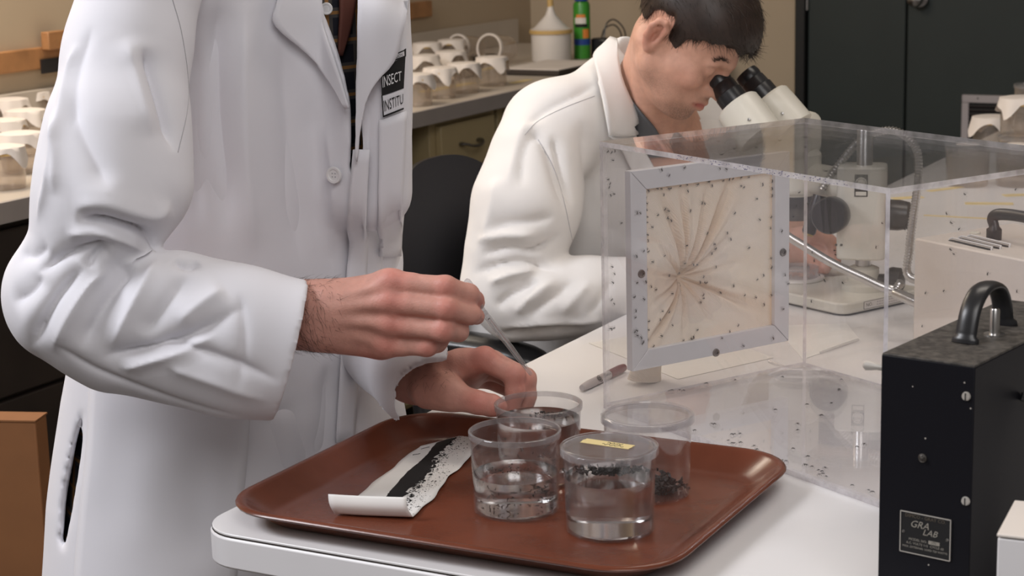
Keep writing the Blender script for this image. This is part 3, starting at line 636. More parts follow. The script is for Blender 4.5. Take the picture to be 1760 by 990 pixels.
m2 = nt.nodes.new('ShaderNodeMath'); m2.operation = 'GREATER_THAN'; m2.inputs[1].default_value = .56; nt.links.new(nz.outputs['Fac'], m2.inputs[0])
m3 = nt.nodes.new('ShaderNodeMath'); m3.operation = 'MULTIPLY'; nt.links.new(mr.outputs[0], m3.inputs[0]); nt.links.new(m2.outputs[0], m3.inputs[1])
mx = nt.nodes.new('ShaderNodeMix'); mx.data_type = 'RGBA'; mx.inputs[6].default_value = (.009, .009, .012, 1); mx.inputs[7].default_value = (.45, .42, .38, 1); nt.links.new(m3.outputs[0], mx.inputs[0]); nt.links.new(mx.outputs[2], b.inputs['Base Color'])
mat('timer_top', (.020, .017, .015), .6, col2=(.085, .075, .065), vscale=130, detail=8)
MB().box(TPt(TWd/2, TDp/2, TH/2+.001), (TWd, TDp, TH-.004), ty_).build('body', 'timer_black', tm, bevel=.0012)
MB().box(TPt(TWd/2, TDp/2, TH-.001), (TWd-.001, TDp-.001, .003), ty_).build('top_plate', 'timer_top', tm, bevel=.001)
for u_ in (.012, TWd-.012):
    for v_ in (.02, TDp-.02): MB().lathe([(0, 0), (.006, 0), (.006, .0032), (0, .0032)], TPt(u_, v_, .0003), n=14).build('foot', 'black_plastic', tm)
hx = TWd*.52; q = [TPt(hx, .075, TH), TPt(hx, .078, TH+.012), TPt(hx, .086, TH+.030), TPt(hx, .102, TH+.043), TPt(hx, .122, TH+.046), TPt(hx, .142, TH+.041), TPt(hx, .155, TH+.026), TPt(hx, .160, TH+.010), TPt(hx, .164, TH)]
q = spline(q, 40); MB().tube(q, [.0062 if i < 3 or i > len(q)-4 else .0048 for i in range(len(q))], 16, flat=(2.2, tu)).build('handle', 'black_plastic', tm, smooth=60)
bq = TPt(hx+.010, .118, TH)
MB().lathe([(0, 0), (.010, 0), (.010, .002), (.0048, .0025), (.0045, .025), (.0035, .0265), (0, .0265)], bq, n=18).build('bolt', 'steel', tm)
FP = TPt(0, 0, 0)
def TF_(x, y, off=0.0): return PP(x, y, FP-tv*0, tv)-tv*off
for x, y in ((1661, 681), (1660, 861)):
    MB().lathe([(0, 0), (.0042, 0), (.0036, .002), (0, .0024)], TF_(x, y, 0), -tv, 16).build('screw', 'plate_screw', tm)
    MB().box(TF_(x, y, .0024), (.0009, .0006, .0066), ty_).build('screw_slot', 'ink_black', tm)
MB().lathe([(0, 0), (.0042, 0), (.0042, .0010), (.0028, .0014), (.0026, .003), (.0014, .0032), (.0014, .0045), (0, .0048)], TF_(1586, 787), -tv, 20).build('stud', 'dark_steel', tm)
sp_ = PP(1512, 637, TPt(0, 0, 0), tu); MB().lathe([(0, -.002), (.0035, -.002), (.0030, .010), (.0042, .016), (.0048, .021), (.003, .0235), (0, .024)], TPt(0, .012, sp_[2]-TZ-.001), -tu, 16).build('side_toggle', 'plate_screw', tm)
c00, c10, c01 = TF_(1548, 877), TF_(1634, 889), TF_(1547, 946); pu = float((c10-c00)@tu); ph = float(c00[2]-c01[2]); pc = (TF_(1591, 920))
plt_ = MB().box(pc-tv*.0006, (pu, .0012, ph), ty_).build('nameplate', 'ink_black', tm, bevel=.0005)
fr_ = MB()
for du, dz, w_, h_ in ((0, ph/2, pu, .0008), (0, -ph/2, pu, .0008), (-pu/2, 0, .0008, ph), (pu/2, 0, .0008, ph)): fr_.box(pc+tu*du+up3*dz-tv*.0012, (w_, .001, h_), ty_)
fr_.build('plate_border', 'plate_screw', plt_)
for s_ in (-1, 1): MB().lathe([(0, 0), (.0015, 0), (.0010, .001), (0, .0012)], pc+tu*s_*(pu/2-.003)-tv*.0012, -tv, 10).build('rivet', 'steel', plt_)
mat('plate_dim', (.16, .13, .10), .5, .4); mat('plate_light', (.55, .52, .46), .4, .6)
for body, sz, dz, mm, du, sh in (('DIMCO - GRAY CO.', .0046, .0175, 'plate_dim', 0, 0), ('GRA', .0095, .0095, 'plate_light', -.006, .35), ('LAB', .0085, .0030, 'plate_light', .0045, .35), ('MODEL NO.', .0034, -.0065, 'plate_light', -.007, 0),
                             ('A.C. VOLTS 115  CYCLE 60', .0032, -.0105, 'plate_light', 0, 0), ('MAX. EXTERNAL LOAD 720 WATTS', .0028, -.0145, 'plate_light', 0, 0)):
    print_text('plate_lettering', body, sz, mm, plt_, pc+tu*du+up3*dz*ph/.042-tv*.0014, tu, up3, shear=sh)
MB().box(pc+tu*.009+up3*-.0062*ph/.042-tv*.0013, (.011, .0003, .0034), ty_).build('number_patch', 'plate_light', plt_)
print_text('plate_lettering', '171', .0034, 'ink_black', plt_, pc+tu*.009+up3*-.0062*ph/.042-tv*.0016, tu, up3)
cd = spline([TPt(TWd+.002, .10, .20), TPt(TWd+.018, .11, .19), TPt(TWd+.030, .10, .13), TPt(TWd+.020, .085, .07), TPt(TWd+.024, .10, .010), TPt(TWd+.030, .20, .0055)], 40)
MB().tube(cd, .0042, 10).build('power_cord', 'black_plastic', tm)
# white box in the near corner
k = .15; w0 = PT(1715, 917, TZ+k); w1 = PT(1760, 922, TZ+k); w2 = PT(1760, 857, TZ+k); wu = w1-w0; wu /= np.linalg.norm(wu); wv_ = w2-w0; wv_ -= wu*(wv_@wu); wv_ /= np.linalg.norm(wv_)
wb = thing('white_carton', w0*[1, 1, 0]+[0, 0, TZ], 'plain white box in front of the black timer, at the frame corner', 'box'); wy = math.atan2(wu[1], wu[0])
MB().box(w0*[1, 1, 0]+wu*.055+wv_*.045+[0, 0, TZ+k/2-.002], (.11, .09, k-.004), wy).build('body', 'laminate_edge', wb, bevel=.001)
MB().box(w0*[1, 1, 0]+wu*.055+wv_*.045+[0, 0, TZ+k-.0015], (.1115, .0915, .003), wy).build('lid', 'box_beige', wb, bevel=.001)
# ------------------------------------------------------------------ fibre light source
lp0 = PT(1580, 600, TZ); LD = lp0[1]; ltop = PD(1572, 409, LD)[2]; l2 = PT(1760, 447, ltop); lq = PT(1572, 409, ltop)
lu = l2-lq; lu /= np.linalg.norm(lu); lv = np.array([-lu[1], lu[0], 0]); LP = np.array([lq[0], lq[1], TZ]); LH = ltop-TZ
def LPt(u, v, z): return LP+lu*u+lv*v+up3*z
ls = thing('light_source', LPt(.12, .09, 0), 'beige metal light source box with vents and a black handle', 'light source'); ly = math.atan2(lu[1], lu[0])
MB().box(LPt(.13, .10, LH/2+.003), (.26, .20, LH-.006), ly).build('body', 'box_beige', ls, bevel=.003)
for u_ in (.02, .24):
    for v_ in (.02, .18): MB().lathe([(0, 0), (.009, 0), (.008, .004), (0, .004)], LPt(u_, v_, -.0003), n=14).build('foot', 'black_plastic', ls)
def LT(x, y): return PT(x, y, ltop)
for (x0, y0), (x1, y1) in (((1632, 413), (1704, 430)), ((1648, 410), (1719, 428)), ((1663, 408), (1735, 425))):
    a_, b_ = LT(x0, y0), LT(x1, y1); c_ = (a_+b_)/2; dd = b_-a_; ll = float(np.linalg.norm(dd)); yy = math.atan2(dd[1], dd[0])
    MB().prism(rrect(c_[0], c_[1], ll, .0085, .004, yy, 4), ltop-.0004, ltop+.0006).build('vent_slot', 'ink_black', ls)
    nn = np.array([-math.sin(yy), math.cos(yy), 0])
    MB().tube([a_-[0, 0, .0005], a_+[0, 0, .002], a_*.97+b_*.03+nn*.004+[0, 0, .0034], a_*.03+b_*.97+nn*.004+[0, 0, .0034], b_+[0, 0, .002], b_-[0, 0, .0005]], .0014, 6).build('vent_lip', 'laminate_edge', ls)
h0, h1 = LT(1708, 411), None
hv = lu; hb_ = h0
hpth = spline([hb_-[0, 0, .002], hb_+[0, 0, .018], hb_+[0, 0, .030]-lu*.004, hb_+lu*.010+[0, 0, .0375], hb_+lu*.05+[0, 0, .040], hb_+lu*.09+[0, 0, .0375], hb_+lu*.104+[0, 0, .030], hb_+lu*.10+[0, 0, .018], hb_+lu*.10-[0, 0, .002]], 40)
MB().tube(hpth, [.0085+.004*(math.sin(PI*i/(len(hpth)-1)) < .35) for i in range(len(hpth))], 14, flat=(.75, lv)).build('handle', 'black_plastic', ls)
MB().lathe([(.005, 0), (.008, 0), (.008, .002), (.0068, .003), (.005, .002)], LT(1676, 402), n=20, closed=True).build('cap_ring', 'cream_enamel', ls)
so = PP(1572, 533, LPt(0, 0, 0), lu)
so = LPt(-.0005, .035, so[2]-TZ)
MB().lathe([(0, -.004), (.020, -.004), (.020, .006), (.016, .014), (.009, .016), (0, .016)], so, -lu, 24).build('socket', 'black_plastic', ls)
def neck(path, r, name, parent, ribs=None):
    P_ = spline(path, 90); s_ = np.concatenate([[0], np.cumsum(np.linalg.norm(np.diff(P_, axis=0), axis=1))]); n_ = int(s_[-1]/.0052); ss = np.linspace(0, s_[-1], n_*2)
    Q = np.stack([np.interp(ss, s_, P_[:, k]) for k in range(3)], 1); rr = [r*(1.08 if i % 2 else .72) for i in range(len(Q))]
    return MB().tube(Q, rr, 12).build(name, 'steel', parent, smooth=25)
MB().lathe([(.0085, 0), (.0085, .05), (.0070, .055), (.0062, .055), (0, .055)], so-lu*.012, PD(1530, 498, 2.72)-so, 16).build('ferrule', 'steel', ls)
# ================================================================== stereo microscope
ms, mr_ = PT(1449, 546, TZ), PT(1574, 519, TZ); v1 = mr_-ms; v1 /= np.linalg.norm(v1); v2 = np.array([-v1[1], v1[0], 0]); my = math.atan2(v1[1], v1[0])
sc = thing('stereo_microscope', ms+v1*.09+v2*.13, 'cream stereo microscope with black eyepieces and knobs behind the cage', 'microscope')
def MP(u, v, z): return ms+v1*u+v2*v+up3*z
q = MP(.095, .135, 0); MB().prism(rrect(q[0], q[1], .19, .27, .022, my, 5), TZ+.003, TZ+.021).build('base', 'cream_enamel', sc, bevel=.003)
MB().prism(rrect(q[0], q[1], .184, .264, .02, my, 5), TZ+.0003, TZ+.003).build('base_pad', 'black_plastic', sc)
lc = MP(.09, -.0002, .0125); lpl = MB().box(lc, (.085, .001, .0115), my).build('number_plate', 'white_plastic', sc)
print_text('plate_lettering', 'NO.', .0085, 'ink_black', lpl, lc-v1*.031-v2*.0008, v1, up3)
fr_ = MB()
for dz in (-.0060, .0060): fr_.box(lc+up3*dz-v2*.0003, (.086, .0008, .0007), my)
for du in (-.043, .043): fr_.box(lc+v1*du-v2*.0003, (.0007, .0008, .0127), my)
fr_.build('plate_border', 'dark_steel', lpl)
for r_ in (.0022, -.0022):
    for k in range(9): MB().box(lc+v1*(-.012+k*.0055)+up3*r_-v2*.0006, (.0035, .0003, .0018), my).build('plate_mark', 'grille_alu', lpl)
COLP = PT(1483, 497, TZ+.021); cz0 = TZ+.021
MB().lathe([(0, 0), (.034, 0), (.034, .010), (.026, .014), (.026, .036), (.017, .040), (.0, .040)], [COLP[0], COLP[1], cz0], n=36).build('collar', 'cream_enamel', sc)
ctop = PD(1495, 224, COLP[1])[2]
MB().lathe([(0, 0), (.0128, 0), (.0128, ctop-cz0-.03), (.0118, ctop-cz0-.028), (0, ctop-cz0-.028)], [COLP[0], COLP[1], cz0+.03], n=28).build('column', 'steel', sc)
hz1 = PD(1480, 283, COLP[1])[2]; hz0 = PD(1480, 441, COLP[1])[2]; HC = PD(1473, 360, COLP[1]-.012)
ny = my-math.radians(12)
nu = np.array([math.cos(ny), math.sin(ny), 0]); nv = np.array([-nu[1], nu[0], 0])
HC = np.array([COLP[0], COLP[1], 0])-nu*.0-nv*.0
hq = rrect(HC[0]-nu[0]*.004, HC[1]-nu[1]*.004, .078, .066, .014, ny-math.radians(38), 5)
hs = MB().prism(hq, hz0, hz1).build('focus_housing', 'cream_enamel', sc, bevel=.003)
HD = COLP[1]-.04
def disc(name, x, y, D, axis, prof, m, parent=sc, n=32): return MB().lathe(prof, PD(x, y, D), axis, n).build(name, m, parent)
kax = np.array([-.42, -.90, .05])
disc('focus_knob', 1432, 368, HD+.005, kax, [(0, -.02), (.014, -.02), (.014, .0), (.027, .0), (.0295, .004), (.0295, .026), (.027, .030), (.020, .031), (0, .031)], 'black_plastic')
disc('focus_knob', 1524, 369, HD+.03, np.array([.92, -.38, 0]), [(0, -.02), (.016, -.02), (.016, 0), (.024, .0), (.025, .004), (.025, .020), (.022, .036), (.012, .042), (0, .043)], 'black_plastic')
disc('clamp_knob', 1516, 481, HD+.03, np.array([.92, -.38, 0]), [(0, -.02), (.009, -.02), (.010, .004), (.020, .010), (.022, .016), (.021, .030), (.012, .036), (0, .037)], 'black_plastic')
# maker's plate on the housing
fd = np.array([hq[0][0], hq[0][1]]); hn = -np.array([-math.sin(ny-math.radians(38)), math.cos(ny-math.radians(38)), 0]); hu = np.array([math.cos(ny-math.radians(38)), math.sin(ny-math.radians(38)), 0])
pf = np.array([HC[0], HC[1], 0])-nu*.004+hn*.0332; c1 = PP(1480, 319, pf, hn); hy = math.atan2(hu[1], hu[0])
pl = MB().box(c1, (.021, .001, .036), hy).build('maker_plate', 'ink_black', sc)
MB().lathe([(.0075, 0), (.0095, 0), (.0095, .0008), (.0075, .0008)], c1+hn*.0004+up3*.004, hn, 24, closed=True).build('plate_ring', 'cream_enamel', pl)
MB().lathe([(0, 0), (.0066, 0), (.0066, .0006), (0, .0006)], c1+hn*.0004+up3*.004, hn, 24).build('plate_disc', 'cream_enamel', pl)
MB().box(c1+hn*.0008-up3*.013, (.017, .0006, .0062), hy).build('plate_bar', 'cream_enamel', pl)
for x, y in ((1437, 421), (1446, 421)): MB().lathe([(0, 0), (.0022, 0), (.0018, .0012), (0, .0014)], PP(x, y, pf, hn), hn, 12).build('screw', 'dark_steel', sc)
# arm from the column to the optics, and the head with two inclined tubes
oc = PD(1362, 300, 3.06); AXT = PT(1366, 470, TZ+.03)
oa = np.array([AXT[0], AXT[1], 0])
az = PD(1400, 300, 3.06)[2]
MB().tube(spline([[COLP[0], COLP[1], hz1-.045], [(COLP[0]*.6+oa[0]*.4), (COLP[1]*.6+oa[1]*.4), hz1-.035], [oa[0], oa[1], hz1-.03]], 12), .026, 18).build('arm', 'cream_enamel', sc)
zo = PD(1366, 350, oa[1])[2]
MB().lathe([(0, -.018), (.022, -.018), (.031, -.014), (.033, .018), (.040, .022), (.043, .030), (.043, .085), (.036, .092), (0, .092)], [oa[0], oa[1], zo], n=40).build('objective_pod', 'cream_enamel', sc)
MB().lathe([(0, -.024), (.030, -.024), (.0345, -.018), (.0345, .016), (.030, .018), (0, .018)], [oa[0], oa[1], zo-.001], n=40).build('objective_ring', 'black_plastic', sc)
ez = np.array([.0, 0, 0])
eD = [3.02, 3.085]; eye_pts = []
hd_c = np.array([oa[0]-.03*E1[0], oa[1]-.03*E1[1], zo+.115])
MB().box(hd_c, (.125, .105, .075), YAW).build('head_body', 'cream_enamel', sc, bevel=.02, seg=4)
for k, ((xe, ye), (xc, yc), D) in enumerate((((1230, 132), (1284, 204), 3.02), ((1281, 125), (1345, 200), 3.085))):
    e = PD(xe, ye, D); dirv = np.array([E1[0]*.62, E1[1]*.62, -.785]); dirv /= np.linalg.norm(dirv)
    # axis chosen so that it passes the cream tube seen in the photo
    tgt = PD(xc, yc, D-.035); dirv = tgt-e; dirv /= np.linalg.norm(dirv); eye_pts.append((e, dirv))
    tb_ = MB().lathe([(0, .058), (.0335, .058), (.0372, .062), (.0380, .080), (.0380, .125), (0, .125)], e, dirv, 36).build('ocular_tube', 'cream_enamel', sc)
    ep = MB().lathe([(0, .004), (.015, .004), (.0165, 0), (.0195, .001), (.0212, .010), (.0198, .017), (.0212, .019), (.0218, .034), (.0235, .036), (.0235, .052), (.0225, .060), (0, .060)], e, dirv, 36).build('eyepiece', 'black_plastic', sc)
    MB().lathe([(.0213, .0345), (.0220, .0345), (.0220, .0352), (.0213, .0352)], e, dirv, 36, closed=True).build('eyepiece_ring', 'grille_alu', ep)
    MB().lathe([(0, 0), (.0028, 0), (.0022, .0012), (0, .0016)], e+dirv*.10+np.cross(dirv, np.cross(dirv, [-.25, -.95, .35]))*-.0375, np.array([-.3, -.95, .2]), 10).build('tube_screw', 'steel', sc)
# white stage plate and dish
tag(MB().lathe([(0, 0), (.049, 0), (.050, .002), (.049, .005), (.0, .005)], [oa[0], oa[1], TZ+.0212], n=40).build('stage_plate', 'white_plastic', origin=(oa[0], oa[1], TZ+.021)), 'round white stage plate on the microscope base', 'stage plate')
ds = thing('petri_dish', [oa[0]+.004, oa[1]-.004, TZ+.0263], 'small clear dish with pink specimens under the microscope', 'dish')
MB().lathe([(0, 0), (.034, 0), (.035, .001), (.036, .016), (.0345, .016), (.0335, .002), (0, .002)], [oa[0]+.004, oa[1]-.004, TZ+.0263], n=40).build('dish_wall', 'cup_rim', ds)
mat('specimen', (.72, .34, .22), .5, var=.3, vscale=200)
blobs('specimens', [oa[0]+.004, oa[1]-.004, TZ+.0285], (.010, .010, .0006), 60, .0022, 'specimen', ds, seed=4)
# the lamp heads and goosenecks of the light source
disc_ = PD(1398, 372, 3.0); dl = PD(1386, 402, 2.99)-PD(1403, 345, 3.0); dl /= np.linalg.norm(dl)
MB().lathe([(0, -.035), (.011, -.035), (.0115, .026), (.0095, .030), (0, .030)], disc_, dl, 20).build('lamp_tip', 'black_plastic', ls)
MB().lathe([(0, .0301), (.0085, .0301), (.0085, .033), (.006, .0335), (0, .0325)], disc_, dl, 20).build('lamp_lens', 'brass', ls)
neck([so-lu*.062+[0, 0, .028], PD(1532, 498, 2.74), PD(1480, 476, 2.80), PD(1430, 452, 2.86), PD(1385, 425, 2.92), PD(1350, 403, 2.97), PD(1325, 380, 3.0)], .0068, 'gooseneck', ls)
neck([LPt(-.004, .10, .09), PD(1566, 478, 2.80), PD(1563, 430, 2.84), PD(1570, 370, 2.88), PD(1578, 310, 2.92), PD(1577, 262, 2.94), PD(1556, 234, 2.96), PD(1525, 224, 2.98), PD(1480, 240, 3.0), PD(1440, 285, 3.0), PD(1412, 325, 3.0)], .0066, 'gooseneck', ls)
# ------------------------------------------------------------------ cups further along the table
def far_cup(P_, label, group, cloth=True, h=.085, r=.049, seed=0, z=None):
    P_ = np.array(P_, float); t = thing('netted_cup' if cloth else 'plastic_cup', P_, label, 'cup', group)
    MB().lathe([(0, 0), (r*.93, 0), (r*.95, .002), (r, h), (r*.96, h), (r*.92, .003), (0, .003)], P_, n=28).build('cup_wall', 'cup_far', t)
    rg = np.random.default_rng(seed)
    if cloth:                                        # gauze over the mouth, hanging down in uneven corners
        n_, k_ = 40, 8; V = [P_+[0, 0, h+.004]]; F = []
        ph_ = rg.uniform(0, 6, 3)
        for j in range(1, k_+1):
            for i in range(n_):
                a = 2*PI*i/n_; drop = .016+.030*max(0, .5+.5*math.cos(4*a+ph_[0]))**2*rg.uniform(.9, 1.1)+.006*math.cos(3*a+ph_[1])
                if j <= 4: rr = r*1.03*j/4; zz = h+.004-.003*(j/4)**6
                else: f = (j-4)/4; rr = r*1.03+.004*f+.010*f*max(0, math.cos(4*a+ph_[0]))+.0025*f*math.cos(9*a+ph_[2]); zz = h+.001-drop*f
                V.append(P_+[rr*math.cos(a), rr*math.sin(a), zz])
        for i in range(n_): F.append((0, 1+i, 1+(i+1) % n_))
        for j in range(k_-1):
            for i in range(n_): F.append((1+j*n_+i, 1+(j+1)*n_+i, 1+(j+1)*n_+(i+1) % n_, 1+j*n_+(i+1) % n_))
        MB().add(V, F).build('gauze_cover', 'gauze', t, smooth=60)
        if seed % 3 != 1: MB().lathe([(r*1.03, h-.010), (r*1.06, h-.011), (r*1.06, h-.014), (r*1.03, h-.015)], P_, n=28, closed=True).build('rubber_band', 'tube_yellow', t)
    else:
        MB().lathe([(0, h), (r*1.02, h), (r*1.05, h-.002), (r*1.05, h+.006), (r*.98, h+.007), (r*.55, h+.0065), (r*.5, h+.0075), (0, h+.0075)], P_, n=28).build('lid', 'lid_clear', t)
        MB().lathe([(0, h+.0078), (r*.55, h+.0078), (r*.5, h+.009), (0, h+.009)], P_, n=24).build('lid_disc', 'gauze', t)
    return t
G2 = 'cups standing along the far part of the table'
far_cup(PT(1662, 318, TZ+.0005), 'lidded clear cup standing alone left of the far cup stack', G2, False, seed=3)
far_cup(PT(1748, 318, TZ+.0005), 'lidded clear cup in front of the gauze covered cup stack', G2, False, seed=4)
b_ = RW(.33, 2.90, TZ+.0005)
pb_ = PT(1752, 300, TZ+.0005)
far_cup(pb_, 'clear cup at the bottom of the stack before the door grille', G2, False, seed=5)
far_cup(pb_+[0, 0, .0942], 'gauze covered cup on top of the stack before the door grille', G2, True, seed=6)
far_cup(PT(1775, 275, TZ+.0005), 'clear cup behind the stack at the right picture edge', G2, False, h=.18, seed=7)
far_cup(PT(1704, 258, TZ+.0005), 'gauze covered cup standing behind the single lidded cup', G2, True, seed=9)
for i, (x, y, l_, w_, an) in enumerate(((1560, 340, .07, .03, .2), (1700, 350, .10, .03, -.2), (1625, 325, .10, .02, .5), (1755, 335, .08, .03, .1))):
    c_ = PT(x, y, TZ+.0002); tag(MB().prism(rrect(c_[0], c_[1], l_, w_, .004, an, 3), TZ+.0002, TZ+.0007).build('tape_patch', 'yellow_tape', origin=tuple(c_), smooth=0), ['yellow tape patch on the table right of the microscope knob', 'yellow tape patch on the table beyond the light source vents', 'long yellow tape piece beside the upright gooseneck', 'yellow tape patch on the table before the far cups'][i], 'tape')
c0, c1_ = PT(1588, 370, TZ+.0002), PT(1775, 380, TZ+.0002); mid = (c0+c1_)/2; dd = c1_-c0
tag(MB().prism(rrect(mid[0], mid[1], float(np.linalg.norm(dd)), .012, .002, math.atan2(dd[1], dd[0]), 2), TZ+.0002, TZ+.0006).build('tape_line', 'yellow_tape', origin=tuple(mid), smooth=0), 'straight orange tape line across the table behind the light source', 'tape')
# ------------------------------------------------------------------ things on the wall bench
G3 = 'gauze covered cups on the wall bench'
spots = [(716, 181, 'front row, half hidden by the standing coat'), (757, 168, 'front row, second from the standing coat'), (798, 159, 'front row, third from the standing coat'), (846, 147, 'front row, last before the bench corner'),
         (730, 143, 'second row, nearest the standing coat'), (776, 135, 'second row, middle, with a crumpled cover'), (735, 118, 'third row beside the standing coat'), (778, 112, 'third row beside the dark strips')]
for i, (x, y, w_) in enumerate(spots): far_cup(PT(x, y, BT+.0005), 'gauze covered clear cup on the wall bench, '+w_, G3, True, seed=20+i, h=.09)
q = PT(744, 86, BT+.0005); far_cup(q, 'tall gauze covered cup at the back of the bench under the rail', G3, True, h=.13, r=.042, seed=41)
for i, (x, y, w_) in enumerate([(8, 345, 'nearest the sleeve at far left, front row'), (40, 318, 'front row, just left of the sleeve'), (12, 292, 'middle row at the left picture edge'), (48, 272, 'middle row, touching the sleeve outline'), (20, 250, 'back row at the left picture edge'), (58, 235, 'back row beside the white sleeve')]):
    far_cup(PT(x, y-22, BT+.0005), 'pale gauze covered cup, '+w_, 'gauze covered cups at the left end of the bench', True, seed=60+i, h=.09)
for i, (x, y, r_, l_) in enumerate([(802, 70, .045, 'clear jar lying on its side at the back of the bench'), (856, 72, .050, 'clear jar on its side with torn gauze, beside the bucket')]):
    P_ = PT(x, y+14, BT+r_+.001); t = thing('clear_jar', [P_[0], P_[1], BT], l_, 'jar', 'jars lying on the bench')
    ax_ = np.array([-.5, -.8, .12]); MB().lathe([(0, -.06), (r_*.95, -.06), (r_, -.05), (r_, .06), (r_*.94, .06), (r_*.94, -.05), (0, -.052)], P_+[0, 0, .004], ax_, 28).build('jar_wall', 'cup_far', t)
    MB().lathe([(r_, .048), (r_*1.06, .050), (r_*1.06, .062), (r_*.92, .062), (r_*.92, .058)], P_+[0, 0, .004], ax_, 28).build('jar_rim', 'gauze', t)
for i, (x, y) in enumerate([(820, 103), (847, 99)]):
    P_ = PT(x, y, BT+.0005); tag(MB().box(P_+[0, 0, .006], (.13, .035, .011), YAW-.9).build('dark_strip', 'cabinet_dark', origin=tuple(P_), bevel=.002), ['dark brown strip lying on the bench by the jars, left one', 'dark brown strip lying on the bench by the jars, right one'][i], 'strip')
P_ = PT(950, 122, BT+.0005); tag(MB().box(P_+[0, 0, .010], (.34, .22, .018), YAW+PI/2).build('flat_case', 'cabinet_dark', origin=tuple(P_), bevel=.003), 'flat dark case with pale top lying on the bench', 'case')
tag(MB().box(P_+[0, 0, .0205], (.335, .215, .003), YAW+PI/2).build('pale_folder', 'gauze', origin=tuple(P_+[0, 0, .019]), bevel=.001), 'pale folder lying on the flat dark case', 'folder')
P_ = PT(948, 104, BT+.0005); bk = thing('funnel_bucket', P_, 'white plastic bucket with a cone top and tube on the bench', 'bucket')
MB().lathe([(0, 0), (.070, 0), (.072, .003), (.073, .105), (.0, .105)], P_, n=36).build('bucket', 'white_plastic', bk)
MB().lathe([(0, .105), (.074, .105), (.075, .116), (.066, .118), (.060, .122), (.020, .165), (.012, .185), (.011, .20), (0, .20)], P_, n=36).build('cone_top', 'white_plastic', bk)
MB().lathe([(.073, .098), (.079, .100), (.079, .112), (.074, .114)], P_, n=36, closed=True).build('band', 'tube_yellow', bk)
MB().tube(spline([P_+[0, 0, .19], P_+[-.003, 0, .30], P_+[-.012, .01, .50]], 12), .0115, 12).build('tube', 'tube_yellow', bk)
P_ = PT(1001, 100, BT+.0005); cn = thing('spray_can', P_, 'green aerosol can with blue band on the bench behind the seated person', 'spray can')
MB().lathe([(0, 0), (.030, 0), (.031, .003), (.031, .195), (.027, .206), (.012, .210), (0, .210)], P_, n=32).build('can', 'spray_green', cn)
MB().lathe([(.0312, .050), (.0314, .050), (.0314, .072), (.0312, .072)], P_, n=32, closed=True).build('blue_band', 'spray_blue', cn)
MB().lathe([(0, .21), (.026, .21), (.026, .235), (.014, .245), (0, .245)], P_, n=28).build('cap', 'spray_blue', cn)
vd = EYE-P_; vd[2] = 0; vd /= np.linalg.norm(vd); vs_ = np.array([-vd[1], vd[0], 0]); 
def patch(name, u0_, u1_, z0_, z1_, m):
    pts = []
    for k in range(6):
        th = u0_+(u1_-u0_)*k/5; c_ = P_+(vd*math.cos(th)+vs_*math.sin(th))*.0316
        pts.append([c_+[0, 0, z0_], c_+[0, 0, z1_]])
    MB().grid(np.array(pts)).build(name, m, cn)
patch('label_patch', -.9, .5, .128, .150, 'white_plastic'); patch('label_stripe', -.9, .7, .115, .127, 'ink_black'); patch('label_orange', .1, .9, .075, .108, 'spray_orange'); patch('label_orange', -.7, .4, .150, .162, 'spray_orange')
P_ = PT(1034, 98, BT+.0005); ad = thing('power_adapter', P_, 'black power adapter with looped cord beside the spray can', 'adapter')
MB().box(P_+[0, 0, .036], (.065, .055, .070), YAW).build('body', 'black_plastic', ad, bevel=.008)
MB().tube(spline([P_+[.01, 0, .07], P_+[.02, .01, .12], P_+[.05, .02, .135], P_+[.085, .02, .10], P_+[.095, .03, .04], P_+[.10, .04, .004]], 30), .0028, 8).build('cord', 'black_plastic', ad)
MB().tube(spline([P_+[.0, 0, .07], P_+[.015, .01, .105], P_+[.05, .02, .115], P_+[.075, .02, .08], P_+[.08, .03, .004]], 30), .0028, 8).build('cord', 'black_plastic', ad)
for i, (x, y, l_, w_) in enumerate([(838, 118, .14, .05), (895, 140, .12, .03), (770, 150, .3, .05)]):
    c_ = PT(x, y, BT+.0002); tag(MB().prism(rrect(c_[0], c_[1], l_, w_, .004, 1.05, 3), BT+.0002, BT+.0006).build('tape_patch', 'yellow_tape', origin=tuple(c_), smooth=0), ['yellow tape on the bench behind the last front row cup', 'yellow tape near the bench edge beside the white shoulder', 'long yellow tape under the front row of bench cups'][i], 'tape')
# ------------------------------------------------------------------ cardboard box on the floor at far left
q = PD(40, 744, 3.0); cbx = thing('cardboard_box', [q[0]-.2, q[1], 0], 'flat brown cardboard box standing on the floor behind the standing person', 'box')
MB().box([q[0]-.19, q[1]+.12, q[2]/2], (.40, .05, q[2]), YAW*.3).build('box_body', 'cardboard', cbx, bevel=.003)
MB().box([q[0]-.19, q[1]+.12, q[2]+.0012], (.402, .053, .003), YAW*.3).build('box_top', 'cardboard', cbx)
# ------------------------------------------------------------------ chair
ch = thing('office_chair', RW(-.50, 1.15, 0), 'black upholstered chair that the seated person sits on', 'chair')
bc = PD(748, 400, 3.36); bc_ab = AB(bc)
